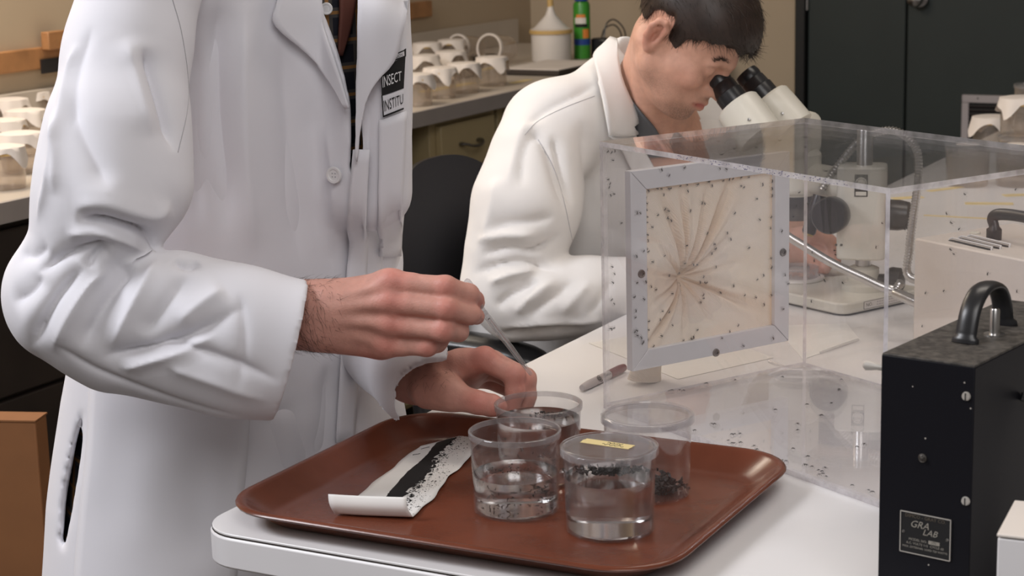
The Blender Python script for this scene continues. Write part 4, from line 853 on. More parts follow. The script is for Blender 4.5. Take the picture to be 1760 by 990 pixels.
# backrest: a padded slab with a rounded top, facing along a
ztop = PD(755, 270, 3.36)[2]; zbot = .64; wB = .45
NB, MBk = 28, 18
def back_surf(side):
    G = np.zeros((NB, MBk, 3))
    for i in range(NB):
        for j in range(MBk):
            sx = -1+2*i/(NB-1); sz = -1+2*j/(MBk-1)
            # superellipse outline
            k = (abs(sx)**2.6+abs(sz)**2.6)**(1/2.6) if (abs(sx)+abs(sz)) > 0 else 0
            m_ = max(abs(sx), abs(sz)); f_ = (m_/k) if k > 1e-6 else 1
            px_, pz_ = sx*f_, sz*f_; thick = .035*(1-min(1, m_)**4)+.004
            bend = .05*px_**2
            G[i, j] = RW(bc_ab[0]+bend+side*thick, bc_ab[1]+px_*wB/2, (ztop+zbot)/2+pz_*(ztop-zbot)/2)
    return G
m_ = MB(); A1, A2 = back_surf(1), back_surf(-1); m_.grid(A1); m_.grid(A2[::-1])
me = m_.mesh('backrest'); bm = bmesh.new(); bm.from_mesh(me); bmesh.ops.remove_doubles(bm, verts=bm.verts, dist=.0005); bm.to_mesh(me); bm.free()
e0 = [];
m2_ = MB(); rim = lambda G: [G[i, 0] for i in range(NB)]+[G[NB-1, j] for j in range(1, MBk)]+[G[i, MBk-1] for i in range(NB-2, -1, -1)]+[G[0, j] for j in range(MBk-2, 0, -1)]
finish('backrest', me, 'black_fabric', ch, smooth=180)
ra, rb = rim(A1), rim(A2); n_ = len(ra); m2_.add(ra+rb, [(i, (i+1) % n_, n_+(i+1) % n_, n_+i) for i in range(n_)]); m2_.build('backrest_edge', 'black_vinyl', ch, smooth=180)
sb0 = bc_ab[0]
q = RW(sb0+.27, bc_ab[1], 0)
MB().prism(rrect(q[0], q[1], .46, .48, .09, YAW, 6), .50, .58).build('seat', 'black_fabric', ch, bevel=.025, seg=3)
MB().tube(spline([RW(sb0-.02, bc_ab[1], .80), RW(sb0-.04, bc_ab[1], .60), RW(sb0+.05, bc_ab[1], .48), RW(sb0+.2, bc_ab[1], .48)], 16), .018, 12).build('back_support', 'black_plastic', ch)
for sgn, nm in ((-1, 0), (1, 1)):
    bb = bc_ab[1]+sgn*.26; ap = spline([RW(sb0+.03, bb, TZ-.10), RW(sb0+.12, bb, TZ-.07), RW(sb0+.26, bb, TZ-.07), RW(sb0+.36, bb, TZ-.088)], 20)
    MB().tube(ap, [.022, .034]+[.038]*(len(ap)-4)+[.034, .022], 16, flat=(.55, (0, 0, 1))).build('armrest', 'black_vinyl', ch, smooth=60)
    MB().tube(spline([RW(sb0+.20, bb, TZ-.09), RW(sb0+.20, bb+sgn*.01, .65), RW(sb0+.22, bb-sgn*.10, .49)], 12), .013, 10).build('arm_post', 'black_plastic', ch)
MB().lathe([(0, .06), (.03, .06), (.03, .25), (.02, .26), (.02, .50), (0, .50)], [q[0], q[1], 0], n=20).build('gas_column', 'black_plastic', ch)
for k in range(5):
    an = 2*PI*k/5+.3; e_ = np.array([q[0]+.28*math.cos(an), q[1]+.28*math.sin(an), .06])
    lg = MB().tube([[q[0], q[1], .10], [q[0]*.5+e_[0]*.5, q[1]*.5+e_[1]*.5, .085], e_], [.026, .020, .015], 10).build('leg', 'black_plastic', ch)
    MB().lathe([(0, -.014), (.027, -.014), (.028, 0), (.027, .014), (0, .014)], [e_[0], e_[1], .0285], (math.sin(an), -math.cos(an), 0), 18).build('caster', 'black_plastic', lg)
# ================================================================== people: a small signed-distance sculpting kit
class Sculpt:
    def __init__(s, lo, hi, h):
        s.lo = np.array(lo, float); s.h = h; s.n = np.ceil((np.array(hi, float)-s.lo)/h).astype(int)+1
        s.F = np.full(s.n, 9.0, np.float32); s.ax = [(s.lo[k]+h*np.arange(s.n[k])).astype(np.float32) for k in range(3)]
    def blk(s, lo, hi):
        a = np.clip(np.floor((np.array(lo)-s.lo)/s.h).astype(int), 0, s.n); b = np.clip(np.ceil((np.array(hi)-s.lo)/s.h).astype(int)+1, 0, s.n)
        sl = tuple(slice(i, j) for i, j in zip(a, b)); X, Y, Z = np.meshgrid(*[s.ax[k][sl[k]] for k in range(3)], indexing='ij', sparse=True)
        return sl, X, Y, Z
    def put(s, sl, d, k, op):
        if d.size == 0: return
        F = s.F[sl]
        if op == 'u': h_ = np.maximum(k-np.abs(F-d), 0)/k if k > 0 else 0; s.F[sl] = np.minimum(F, d)-h_*h_*k*.25
        elif op == 's': d = -d; h_ = np.maximum(k-np.abs(F-d), 0)/k if k > 0 else 0; s.F[sl] = np.maximum(F, d)+h_*h_*k*.25
        elif op == 'i': h_ = np.maximum(k-np.abs(F-d), 0)/k if k > 0 else 0; s.F[sl] = np.maximum(F, d)+h_*h_*k*.25
    def cap(s, a, b, ra, rb, k=.01, op='u', flat=None):
        """tapered limb from a to b; flat=(direction, ratio) makes the section oval"""
        a = np.array(a, float); b = np.array(b, float); m = max(ra, rb)*max(1, (flat[1] if flat else 1))+k+2*s.h
        sl, X, Y, Z = s.blk(np.minimum(a, b)-m, np.maximum(a, b)+m); ba = b-a; L = max(ba@ba, 1e-12)
        px, py, pz = X-a[0], Y-a[1], Z-a[2]; t = np.clip((px*ba[0]+py*ba[1]+pz*ba[2])/L, 0, 1)
        qx, qy, qz = px-t*ba[0], py-t*ba[1], pz-t*ba[2]
        if flat is not None:
            n = np.array(flat[0], float); n /= np.linalg.norm(n); c = qx*n[0]+qy*n[1]+qz*n[2]; g = 1-1/flat[1]
            qx, qy, qz = qx-c*g*n[0], qy-c*g*n[1], qz-c*g*n[2]
        s.put(sl, (np.sqrt(qx*qx+qy*qy+qz*qz)-(ra+(rb-ra)*t)).astype(np.float32), k, op); return s
    def chain(s, pts, rs, k=.01, op='u', flat=None):
        for i in range(len(pts)-1): s.cap(pts[i], pts[i+1], rs[i], rs[i+1], k, op, flat)
        return s
    def ell(s, c, r, R=None, k=.01, op='u'):
        c = np.array(c, float); r = np.array(r, float); m = r.max()+k+2*s.h; sl, X, Y, Z = s.blk(c-m, c+m); px, py, pz = X-c[0], Y-c[1], Z-c[2]
        if R is not None: R = np.asarray(R); px, py, pz = (px*R[0, i]+py*R[1, i]+pz*R[2, i] for i in range(3))
        k0 = np.sqrt((px/r[0])**2+(py/r[1])**2+(pz/r[2])**2); k1 = np.sqrt((px/r[0]**2)**2+(py/r[1]**2)**2+(pz/r[2]**2)**2)+1e-9
        s.put(sl, (k0*(k0-1)/k1).astype(np.float32), k, op); return s
    def stack(s, secs, k=.01, op='u', e=2.0):
        """secs: (z, cx, cy, half width, half depth, angle) from the bottom up"""
        S = np.array(secs, float); m = S[:, 3:5].max()+k+2*s.h; lo = [S[:, 1].min()-m, S[:, 2].min()-m, S[0, 0]-k-.02]; hi = [S[:, 1].max()+m, S[:, 2].max()+m, S[-1, 0]+k+.02]
        sl, X, Y, Z = s.blk(lo, hi); z = Z.ravel(); g = lambda j: np.interp(z, S[:, 0], S[:, j]).astype(np.float32)[None, None, :]
        ca_, sa_ = np.cos(g(5)), np.sin(g(5)); px, py = X-g(1), Y-g(2); u, v = px*ca_+py*sa_, -px*sa_+py*ca_
        rr = (np.abs(u/g(3))**e+np.abs(v/g(4))**e)**(1/e); d = (rr-1)*np.minimum(g(3), g(4))
        d = np.maximum(d, np.maximum(S[0, 0]-Z, Z-S[-1, 0])); s.put(sl, d.astype(np.float32), k, op); return s
    def half(s, P, n, k=.0):                       # cut away what lies in front of a plane
        n = np.array(n, float); n /= np.linalg.norm(n); sl, X, Y, Z = s.blk(s.lo, s.lo+s.h*s.n); d = (X-P[0])*n[0]+(Y-P[1])*n[1]+(Z-P[2])*n[2]
        s.put(sl, np.broadcast_to(d, s.F.shape).astype(np.float32), k, 'i'); return s
    def mesh(s, smooth=2):
        F, n = s.F, s.n; S = F < 0; c = np.zeros(n-1, np.int8)
        off = [(i, j, k) for i in (0, 1) for j in (0, 1) for k in (0, 1)]
        for i, j, k in off: c += S[i:n[0]-1+i, j:n[1]-1+j, k:n[2]-1+k]
        I = np.argwhere((c > 0) & (c < 8)); vals = np.stack([F[I[:, 0]+i, I[:, 1]+j, I[:, 2]+k] for i, j, k in off], 1); O = np.array(off, float)
        acc = np.zeros((len(I), 3)); cnt = np.zeros(len(I))
        for a in range(8):
            for b in range(a+1, 8):
                if np.abs(O[a]-O[b]).sum() != 1: continue
                fa, fb = vals[:, a], vals[:, b]; mk = (fa < 0) != (fb < 0); t = np.where(mk, fa/np.where(mk, fa-fb, 1), 0)
                acc += np.where(mk[:, None], O[a]+t[:, None]*(O[b]-O[a]), 0); cnt += mk
        V = s.lo+s.h*(I+acc/np.maximum(cnt, 1)[:, None]); vid = np.full(n-1, -1, np.int32); vid[tuple(I.T)] = np.arange(len(I)); Q = []
        for ax in range(3):
            o1, o2 = [(1, 2), (2, 0), (0, 1)][ax]
            A = S[tuple(slice(0, n[k]-1) if k == ax else slice(1, n[k]-1) for k in range(3))]; B = S[tuple(slice(1, n[k]) if k == ax else slice(1, n[k]-1) for k in range(3))]
            E = np.argwhere(A != B); 
            if len(E) == 0: continue
            e = E.copy(); e[:, o1] += 1; e[:, o2] += 1; sg = A[tuple(E.T)]
            def cell(d1, d2): q = e.copy(); q[:, o1] -= d1; q[:, o2] -= d2; return vid[tuple(q.T)]
            q = np.stack([cell(1, 1), cell(0, 1), cell(0, 0), cell(1, 0)], 1); q[~sg] = q[~sg][:, ::-1]; Q.append(q)
        Q = np.concatenate(Q); Q = Q[(Q >= 0).all(1)]
        return relax(V, Q, smooth), Q
def relax(V, Q, it, w=.6):
    e = np.concatenate([Q[:, [0, 1]], Q[:, [1, 2]], Q[:, [2, 3]], Q[:, [3, 0]]]); n = len(V); deg = np.bincount(e.ravel(), minlength=n)[:, None]
    for _ in range(it):
        A = np.stack([np.bincount(e[:, 0], V[e[:, 1], k], n)+np.bincount(e[:, 1], V[e[:, 0], k], n) for k in range(3)], 1); V = V*(1-w)+w*A/np.maximum(deg, 1)
    return V
def vnormals(V, Q):
    fn = np.cross(V[Q[:, 2]]-V[Q[:, 0]], V[Q[:, 3]]-V[Q[:, 1]]); N = np.stack([sum(np.bincount(Q[:, j], fn[:, k], len(V)) for j in range(4)) for k in range(3)], 1)
    return N/(np.linalg.norm(N, axis=1)[:, None]+1e-12)
def bvh_of(V, Q): return BVHTree.FromPolygons([tuple(v) for v in V.tolist()], Q.tolist())
def hit(bv, x, y):
    d = ray(x, y); d = d/np.linalg.norm(d); r = bv.ray_cast(Vector(EYE), Vector(d)); return (np.array(r[0]), np.array(r[1])) if r[0] is not None else (None, None)
def seg_dist(V, P):
    """distance of the points to a polyline, and how far along it (0..1)"""
    best = np.full(len(V), 9.0); tt = np.zeros(len(V)); m = len(P)-1
    for i in range(m):
        a, b = P[i], P[i+1]; ba = b-a; t = np.clip(((V-a)@ba)/max(ba@ba, 1e-12), 0, 1); d = np.linalg.norm(V-a-t[:, None]*ba, axis=1); c = d < best; best[c] = d[c]; tt[c] = ((i+t)/m)[c]
    return best, tt
def folds(V, Q, bv, lst):
    """presses folds into a garment: lst of (pixel polyline on its surface, height, width, sharpness)"""
    N = vnormals(V, Q); D = np.zeros(len(V))
    for pl, hgt, wid, sh in lst:
        pl = spline(pl, max(8, 5*len(pl))) if len(pl) > 2 else np.linspace(pl[0], pl[1], 8)
        P = [hit(bv, x, y)[0] for x, y in pl]; P = [p for p in P if p is not None]
        if len(P) < 2: continue
        d, t = seg_dist(V, np.array(P)); m = d < wid*3
        taper = np.clip(np.sin(PI*np.clip(t, 0, 1))*1.35, 0, 1); taper = taper*taper*(3-2*taper)
        D[m] += ((.85*hgt*np.exp(-(d/wid)**max(1.2, sh-.4))+.45*hgt*np.exp(-(d/(.38*wid))**1.3))*taper)[m]
    return V+N*D[:, None]
def wobble(V, Q, amp, scale, seed=0):
    """broad uneven drape"""
    r = np.random.default_rng(seed); N = vnormals(V, Q); D = np.zeros(len(V))
    for i in range(9): k = r.normal(size=3)*scale*(1+.5*i/4); D += np.sin(V@k+r.uniform(0, 6))*amp/(1+.35*i)
    return V+N*(D*.45)[:, None]
def ruled(bv, c0, c1, n, m, off):
    """a strip of cloth lying on a garment between two pixel curves"""
    a = spline(c0, 60) if len(c0) > 2 else np.linspace(c0[0], c0[1], 60); b = spline(c1, 60) if len(c1) > 2 else np.linspace(c1[0], c1[1], 60)
    def rs(p, k): s_ = np.concatenate([[0], np.cumsum(np.linalg.norm(np.diff(p, axis=0), axis=1))]); q = np.linspace(0, s_[-1], k); return np.stack([np.interp(q, s_, p[:, 0]), np.interp(q, s_, p[:, 1])], 1)
    a, b = rs(np.array(a, float), n), rs(np.array(b, float), n); G = np.zeros((n, m, 3)); last = None
    for i in range(n):
        for j in range(m):
            x, y = a[i]*(1-j/(m-1))+b[i]*j/(m-1); p, nn = hit(bv, x, y)
            if p is None: p = last if last is not None else PD(x, y, 2.3); nn = -ray(x, y)/np.linalg.norm(ray(x, y))
            if nn@ray(x, y) > 0: nn = -nn
            d = ray(x, y); G[i, j] = p-d/np.linalg.norm(d)*off*.5+nn*off*.5; last = p
    k = G.copy()
    for _ in range(3): k[1:-1, 1:-1] = .5*k[1:-1, 1:-1]+.125*(k[:-2, 1:-1]+k[2:, 1:-1]+k[1:-1, :-2]+k[1:-1, 2:])
    return k
def cloth(name, G, m, parent, th=.002, smooth=60):
    o = MB().grid(G).build(name, m, parent, smooth=smooth); s_ = o.modifiers.new('thickness', 'SOLIDIFY'); s_.thickness = th; s_.offset = 0; return o
def attr(me, name, vals):
    a = me.attributes.new(name, 'FLOAT', 'POINT'); a.data.foreach_set('value', np.ascontiguousarray(vals, np.float32))
# ------------------------------------------------------------------ skin, hair, plaid
def skin_mat(key, base, red):
    m = mat(key, base, .50, spec=.35, var=.11, vscale=90, sss=.10, bump=.5, bscale=420, bdist=.0008); nt = m.node_tree; N = nt.nodes; L = nt.links; b = N['Principled BSDF']
    src = b.inputs['Base Color'].links[0].from_socket
    for an, col, f in (('red', red, .42), ('lip', (.42, .10, .09), .9), ('stubble', (.07, .042, .03), .9)):
        a = N.new('ShaderNodeAttribute'); a.attribute_name = an; mx = N.new('ShaderNodeMix'); mx.data_type = 'RGBA'; mx.inputs[7].default_value = (*col, 1)
        k = N.new('ShaderNodeMath'); k.operation = 'MULTIPLY'; k.inputs[1].default_value = f; L.new(a.outputs['Fac'], k.inputs[0]); fac = k.outputs[0]
        if an == 'stubble':
            tc = N.new('ShaderNodeTexCoord'); nz = N.new('ShaderNodeTexNoise'); nz.inputs['Scale'].default_value = 700; L.new(tc.outputs['Object'], nz.inputs['Vector'])
            mr = N.new('ShaderNodeMapRange'); mr.inputs[1].default_value = .42; mr.inputs[2].default_value = .6; mr.inputs[3].default_value = .35; L.new(nz.outputs['Fac'], mr.inputs[0])
            k2 = N.new('ShaderNodeMath'); k2.operation = 'MULTIPLY'; L.new(fac, k2.inputs[0]); L.new(mr.outputs[0], k2.inputs[1]); fac = k2.outputs[0]
        L.new(fac, mx.inputs[0]); L.new(src, mx.inputs[6]); src = mx.outputs[2]
    L.new(src, b.inputs['Base Color']); return m
skin_mat('skin_standing', (.64, .335, .27), (.62, .15, .12)); skin_mat('skin_seated', (.66, .37, .27), (.58, .19, .14))
mat('hair_brown', (.030, .017, .012), .45, var=.4, vscale=60); mat('arm_hair', (.035, .02, .014), .6)
mat('plaid', (.012, .013, .022), .85)
m = MAT['plaid']; nt = m.node_tree; N = nt.nodes; L = nt.links; b = N['Principled BSDF']; tc = N.new('ShaderNodeTexCoord'); src = None
base = b.inputs['Base Color'].links[0].from_socket
for dr_, sc_, col, th in (('X', 9, (.10, .09, .08), .72), ('Z', 9, (.10, .09, .085), .72), ('X', 9, (.42, .20, .05), .965), ('Z', 9, (.42, .20, .05), .965)):
    w = N.new('ShaderNodeTexWave'); w.bands_direction = dr_; w.inputs['Scale'].default_value = sc_; L.new(tc.outputs['Object'], w.inputs['Vector'])
    g = N.new('ShaderNodeMath'); g.operation = 'GREATER_THAN'; g.inputs[1].default_value = th; L.new(w.outputs['Fac'], g.inputs[0]); k = N.new('ShaderNodeMath'); k.operation = 'MULTIPLY'; k.inputs[1].default_value = .75; L.new(g.outputs[0], k.inputs[0])
    mx = N.new('ShaderNodeMix'); mx.data_type = 'RGBA'; mx.inputs[7].default_value = (*col, 1); L.new(k.outputs[0], mx.inputs[0]); L.new(base, mx.inputs[6]); base = mx.outputs[2]
L.new(base, b.inputs['Base Color'])
# ------------------------------------------------------------------ hands and heads
def hand(S, joints, radii, palm, k=.006):
    for pts, rs in zip(joints, radii): S.chain(pts, rs, k)
    for (a, b, ra, rb, fl) in palm: S.cap(a, b, ra, rb, .014, 'u', fl)
def head_xf(ear, fwd, upv, right, sc, earlocal=(0, .080, 0)):
    M = np.stack([fwd, right, upv], 1)*sc; o = np.array(ear)-M@np.array(earlocal); return (lambda p: o+M@(np.array(p, float)*[1, 1, .76 if p[2] < 0 else 1])), np.stack([fwd, right, upv], 1), sc
def sculpt_head(S, X, R, sc, neck):
    E = lambda c, r, k=.012, op='u': S.ell(X(c), np.array(r)*sc, R, k*sc, op)
    Cp = lambda a, b, ra, rb, k=.010, op='u': S.cap(X(a), X(b), ra*sc, rb*sc, k*sc, op)
    for (a, b, ra, rb) in neck: S.cap(a, b, ra, rb, .02)
    E((-.002, 0, .056), (.088, .073, .080)); E((.030, 0, .040), (.062, .066, .070), .02); E((.045, 0, -.020), (.048, .056, .070), .025); E((.052, 0, -.070), (.040, .044, .042), .02)
    for s_ in (-1, 1):
        Cp((.004, s_*.060, -.012), (.012, s_*.053, -.055), .016, .017, .02); Cp((.012, s_*.053, -.055), (.070, s_*.020, -.100), .017, .016, .02); E((.066, s_*.046, -.016), (.024, .018, .018), .02)
        Cp((.040, s_*.050, -.03), (.060, s_*.035, -.07), .018, .016, .02)
    E((.080, 0, -.104), (.020, .022, .017), .015)
    Cp((.082, -.034, .026), (.090, 0, .028), .011, .011, .012); Cp((.082, .034, .026), (.090, 0, .028), .011, .011, .012)
    for s_ in (-1, 1): E((.096, s_*.031, .010), (.016, .017, .012), .010, 's'); E((.079, s_*.031, .010), (.0125, .013, .0115), .004)
    Cp((.092, 0, .018), (.113, 0, -.020), .0080, .0105, .008); E((.113, 0, -.026), (.011, .010, .009), .006)
    for s_ in (-1, 1): E((.100, s_*.013, -.028), (.011, .007, .0085), .005)
    E((.088, 0, -.056), (.016, .030, .024), .012)
    for s_ in (-1, 1):
        Cp((.104, 0, -.0585), (.090, s_*.025, -.0625), .0055, .0035, .004); Cp((.102, 0, -.0715), (.089, s_*.023, -.0665), .0068, .0035, .004)
        Cp((.110, 0, -.0645), (.092, s_*.024, -.0645), .0020, .0022, .003, 's')
    # ears
    for s_ in (-1, 1):
        y = lambda v: s_*v
        E((-.007, s_*.076, .004), (.0125, .009, .028), .008); E((-.003, s_*.087, .002), (.009, .009, .014), .005, 's')
        hl = [(px_*.58+.002, py_, pz_*.93) for px_, py_, pz_ in [(.004, y(.078), .010), (.006, y(.084), .026), (-.006, y(.090), .037), (-.022, y(.093), .034), (-.031, y(.093), .018), (-.029, y(.090), .000), (-.020, y(.084), -.018), (-.008, y(.080), -.026), (.000, y(.077), -.018)]]
        rs = [.0038, .0045, .0048, .0048, .0045, .0042, .0048, .0062, .0045]
        for i in range(len(hl)-1): Cp(hl[i], hl[i+1], rs[i], rs[i+1], .004)
        ah = [(-.006, y(.085), .024), (-.0112, y(.087), .012), (-.0108, y(.086), -.004), (-.006, y(.082), -.013)]
        for i in range(3): Cp(ah[i], ah[i+1], .0035, .0035, .004)
        Cp((.003, y(.078), .000), (.001, y(.079), -.008), .0045, .004, .004)
def head_local(V, X, R, sc):
    o = X((0, 0, 0)); q = (V-o)@R/sc; q[:, 2] = np.where(q[:, 2] < 0, q[:, 2]/.76, q[:, 2]); return q
HAIRLINE = np.array([(-.125, -.050), (-.07, -.050), (-.045, -.020), (-.034, .030), (-.012, .046), (.004, .040), (.008, .016), (.014, -.020), (.026, -.020), (.034, .028), (.050, .050), (.064, .052), (.072, .062), (.13, .066)])
def sculpt_hair(S, X, R, sc):
    E = lambda c, r, k=.012, op='u': S.ell(X(c), np.array(r)*sc, R, k*sc, op)
    E((-.002, 0, .058), (.094, .0775, .086)); E((.038, 0, .050), (.076, .0735, .077), .02)
    sl, Xg, Yg, Zg = S.blk(S.lo, S.lo+S.h*S.n); o = X((0, 0, 0)); px, py, pz = Xg-o[0], Yg-o[1], Zg-o[2]
    lx = (px*R[0, 0]+py*R[1, 0]+pz*R[2, 0])/sc; lz = (px*R[0, 2]+py*R[1, 2]+pz*R[2, 2])/sc; ly = (px*R[0, 1]+py*R[1, 1]+pz*R[2, 1])/sc
    line = np.interp(lx, HAIRLINE[:, 0], HAIRLINE[:, 1])+.0035*np.sin(ly*260+lx*90)+.003*np.sin(lx*310+ly*120)
    S.put(sl, ((line-lz)*sc*.8).astype(np.float32), .004, 'i')
def strands(name, V, N, dirs, length, r, m, parent, seed, seg=3, lift=.35, sink=.0):
    rg = np.random.default_rng(seed); n = len(V); d = dirs-N*np.sum(dirs*N, 1)[:, None]; d /= np.linalg.norm(d, axis=1)[:, None]+1e-9
    d = d+rg.normal(0, .22, (n, 3)); L = length*rg.uniform(.55, 1.25, n); verts = []; faces = []
    for j in range(seg+1):
        t = j/seg; c = V-N*sink+d*(L*t)[:, None]+N*(L*lift*t*(1-.75*t))[:, None]; u = np.cross(d, N); u /= np.linalg.norm(u, axis=1)[:, None]+1e-9; rr = r*(1-.8*t)
        verts.append(np.stack([c+u*rr, c-u*rr*.5+N*rr*.87, c-u*rr*.5-N*rr*.87], 1))
    A = np.stack(verts, 1).reshape(-1, 3); base = np.arange(n)[:, None]*(3*(seg+1)); F = []
    for j in range(seg):
        for k in range(3): F.append(np.concatenate([base+3*j+k, base+3*j+(k+1) % 3, base+3*(j+1)+(k+1) % 3, base+3*(j+1)+k], 1))
    o = finish(name, npmesh(name, A, np.concatenate(F)), m, parent, smooth=180); o['kind'] = 'stuff'; return o
# ================================================================== standing person
SX = 1/.86
man = thing('person', (-.38, 2.42, 0), 'standing person in a white lab coat bending over the tray with a pipette', 'person')
FD = np.array([.66, -.75, 0]); FD /= np.linalg.norm(FD); WA = np.array([-FD[1], FD[0], 0]); wang = math.atan2(WA[1], WA[0])
DC = 2.42
def cx(px, D=DC): return (px-880)/FPX*D
ZL = lambda y, D=DC, x=420: PD(x, y, D)[2]
SECS = [(.30, cx(378), DC, .31, .22, wang), (ZL(990), cx(378), DC, .285, .195, wang), (ZL(820), cx(376), DC, .262, .178, wang), (ZL(650), cx(382), DC, .238, .160, wang), (ZL(480), cx(412), DC, .225, .152, wang), (ZL(300), cx(442), DC, .220, .150, wang), (ZL(120), cx(452), DC, .222, .150, wang), (ZL(0), cx(452), DC, .222, .148, wang), (ZL(-90), cx(448), DC, .205, .135, wang), (ZL(-150), cx(440), DC, .15, .11, wang)]
zt_ = ZL(-150)
def joined(parts, ends):
    """one mesh; the arms hidden in the sleeves run from the hands to the trunk"""
    VV = np.concatenate([p[0] for p in parts]); off = np.cumsum([0]+[len(p[0]) for p in parts]); QQ = [p[1]+o for p, o in zip(parts, off)]; body = len(parts)-1
    for k, e in enumerate(ends):
        a = off[k]+np.argsort(np.linalg.norm(parts[k][0]-e, axis=1))[:2]; b = off[body]+np.argsort(np.linalg.norm(parts[body][0]-e, axis=1))[:2]; QQ.append(np.array([[a[0], a[1], b[0], b[1]]]))
    return VV, np.concatenate(QQ)
# the coat's body: a shell of cloth, open in front, with a side slit
S = Sculpt((-.86, 1.98, .30), (.06, 2.86, zt_+.03), .0045)
S.stack(SECS, .02, e=2.3)
sh_r = PD(262, -70, 2.25); sh_l = PD(590, -60, 2.58)
S.cap(sh_r, [cx(450), DC, sh_r[2]+.03], .085, .10, .05); S.cap([cx(450), DC, sh_r[2]+.03], sh_l, .10, .085, .05)
# chest of the far side sits a little proud, where the open front hangs off the body
S.cap(PD(640, 40, 2.29), PD(640, 330, 2.31), .045, .05, .05)
V, Q = S.mesh(2); obv = bvh_of(V, Q); outer = S.F.copy(); S.F = np.maximum(outer, -(outer+.011)).astype(np.float32)
def carve(S, poly, dmax, Dlim):
    """cuts an opening whose outline is given where it is seen on the cloth"""
    poly = np.array(poly, float); sl, X, Y, Z = S.blk(S.lo, S.lo+S.h*S.n)
    lo, hi = poly.min(0)-12, poly.max(0)+12; pts = np.array([PD(x, y, D) for x in (lo[0], hi[0]) for y in (lo[1], hi[1]) for D in (2.0, Dlim)])
    sl, X, Y, Z = S.blk(pts.min(0), pts.max(0)); P = np.stack(np.broadcast_arrays(X, Y, Z), -1).reshape(-1, 3); q = proj(P); n = len(poly); d = np.full(len(q), 1e9); ins = np.zeros(len(q), bool)
    for i in range(n):
        a, b = poly[i], poly[(i+1) % n]; ba = b-a; t = np.clip(((q-a)@ba)/(ba@ba), 0, 1); d = np.minimum(d, np.linalg.norm(q-a-t[:, None]*ba, axis=1))
        c = ((a[1] > q[:, 1]) != (b[1] > q[:, 1])); xx = a[0]+(q[:, 1]-a[1])*ba[0]/(ba[1] if abs(ba[1]) > 1e-9 else 1e-9); ins ^= c & (q[:, 0] < xx)
    sd = np.where(ins, -d, d)*P[:, 1]/FPX; sd = np.maximum(sd, (P[:, 1]-Dlim)); S.put(sl, sd.reshape(np.broadcast(X, Y, Z).shape).astype(np.float32), .006, 's')
carve(S, [(535, -60), (549, 0), (573, 69), (592, 130), (604, 180), (606, 240), (603, 290), (607, 298), (613, 290), (617, 240), (617, 100), (618, -60)], .2, 2.45)
carve(S, [(143, 712), (130, 760), (113, 840), (107, 930), (113, 940), (126, 880), (138, 810), (144, 760)], .1, hit(obv, 126, 830)[0][1]+.035)
V, Q = S.mesh(4)
# left arm's own sleeve is hidden behind the chest; only its cuff shows
bv = bvh_of(V, Q)
V = wobble(V, Q, .0025, 9, 3)
V = folds(V, Q, bv, [([(330, 60), (336, 150), (330, 260), (345, 400)], -.008, .022, 2), ([(378, -10), (374, 120), (380, 260), (392, 420)], -.011, .017, 2), ([(420, -10), (415, 150), (425, 330), (440, 450)], .009, .020, 2),
    ([(480, 60), (495, 200), (505, 330), (520, 470)], -.008, .020, 2), ([(560, 200), (575, 320), (565, 450)], .004, .016, 2), ([(530, 150), (545, 300), (548, 420)], -.004, .016, 2),
    ([(640, 120), (630, 260), (622, 420)], -.006, .014, 2), ([(668, 330), (664, 480), (650, 640)], -.005, .014, 2), ([(480, 690), (500, 760), (520, 830)], -.006, .03, 2), ([(565, 620), (560, 720), (548, 800)], -.005, .014, 2),
    ([(180, 660), (170, 760), (150, 900)], .004, .02, 2), ([(90, 680), (78, 800), (62, 960)], -.005, .018, 2), ([(250, 760), (245, 860), (235, 980)], .003, .04, 2), ([(330, 760), (340, 880), (335, 990)], -.004, .04, 2)])
coat = finish('lab_coat', npmesh('lab_coat', V, Q), 'coat_cool_lit', man, smooth=180)
bv = bvh_of(V, Q); coatV, coatQ = V, Q
# the near sleeve
S = Sculpt((-.70, 1.86, .84), (-.20, 2.50, 1.62), .0030)
shp = PD(268, -60, 2.21)
S.chain([PD(255, -80, 2.20), PD(220, 90, 2.15), PD(198, 240, 2.10), PD(186, 330, 2.08), PD(150, 430, 2.07)], [.074, .067, .073, .077, .066], .03)
S.cap(PD(255, 190, 2.11), PD(262, 315, 2.08), .040, .042, .03)
fl_ = (np.array([0, 1.0, 0]), .72)
S.chain([PD(92, 486, 2.07), PD(118, 520, 2.06), PD(160, 545, 2.06)], [.052, .062, .066], .02)
F0 = S.F.copy()
S2 = Sculpt((-.70, 1.86, .84), (-.20, 2.50, 1.62), .0030)
S2.chain([PD(110, 520, 2.06), PD(200, 556, 2.055), PD(300, 562, 2.05), PD(400, 585, 2.045), PD(540, 610, 2.045)], [.068, .076, .084, .084, .082], .02, flat=fl_)
S.put(tuple(slice(0, n_) for n_ in S.n), S2.F, .012, 'u')
c0_, c1_ = PD(528, 486, 2.05), PD(462, 730, 2.05); cd_ = c1_-c0_; cn_ = np.cross(cd_, [-.16, 1, 0]); cn_ = cn_ if cn_[0] > 0 else -cn_
S.half((c0_+c1_)/2, cn_)
S.chain([PD(440, 590, 2.045), PD(600, 615, 2.045)], [.0735, .0725], .004, 's', flat=(np.array([0, 1.0, 0]), .66))
V, Q = S.mesh(2); b2 = bvh_of(V, Q); V = wobble(V, Q, .0018, 14, 5)
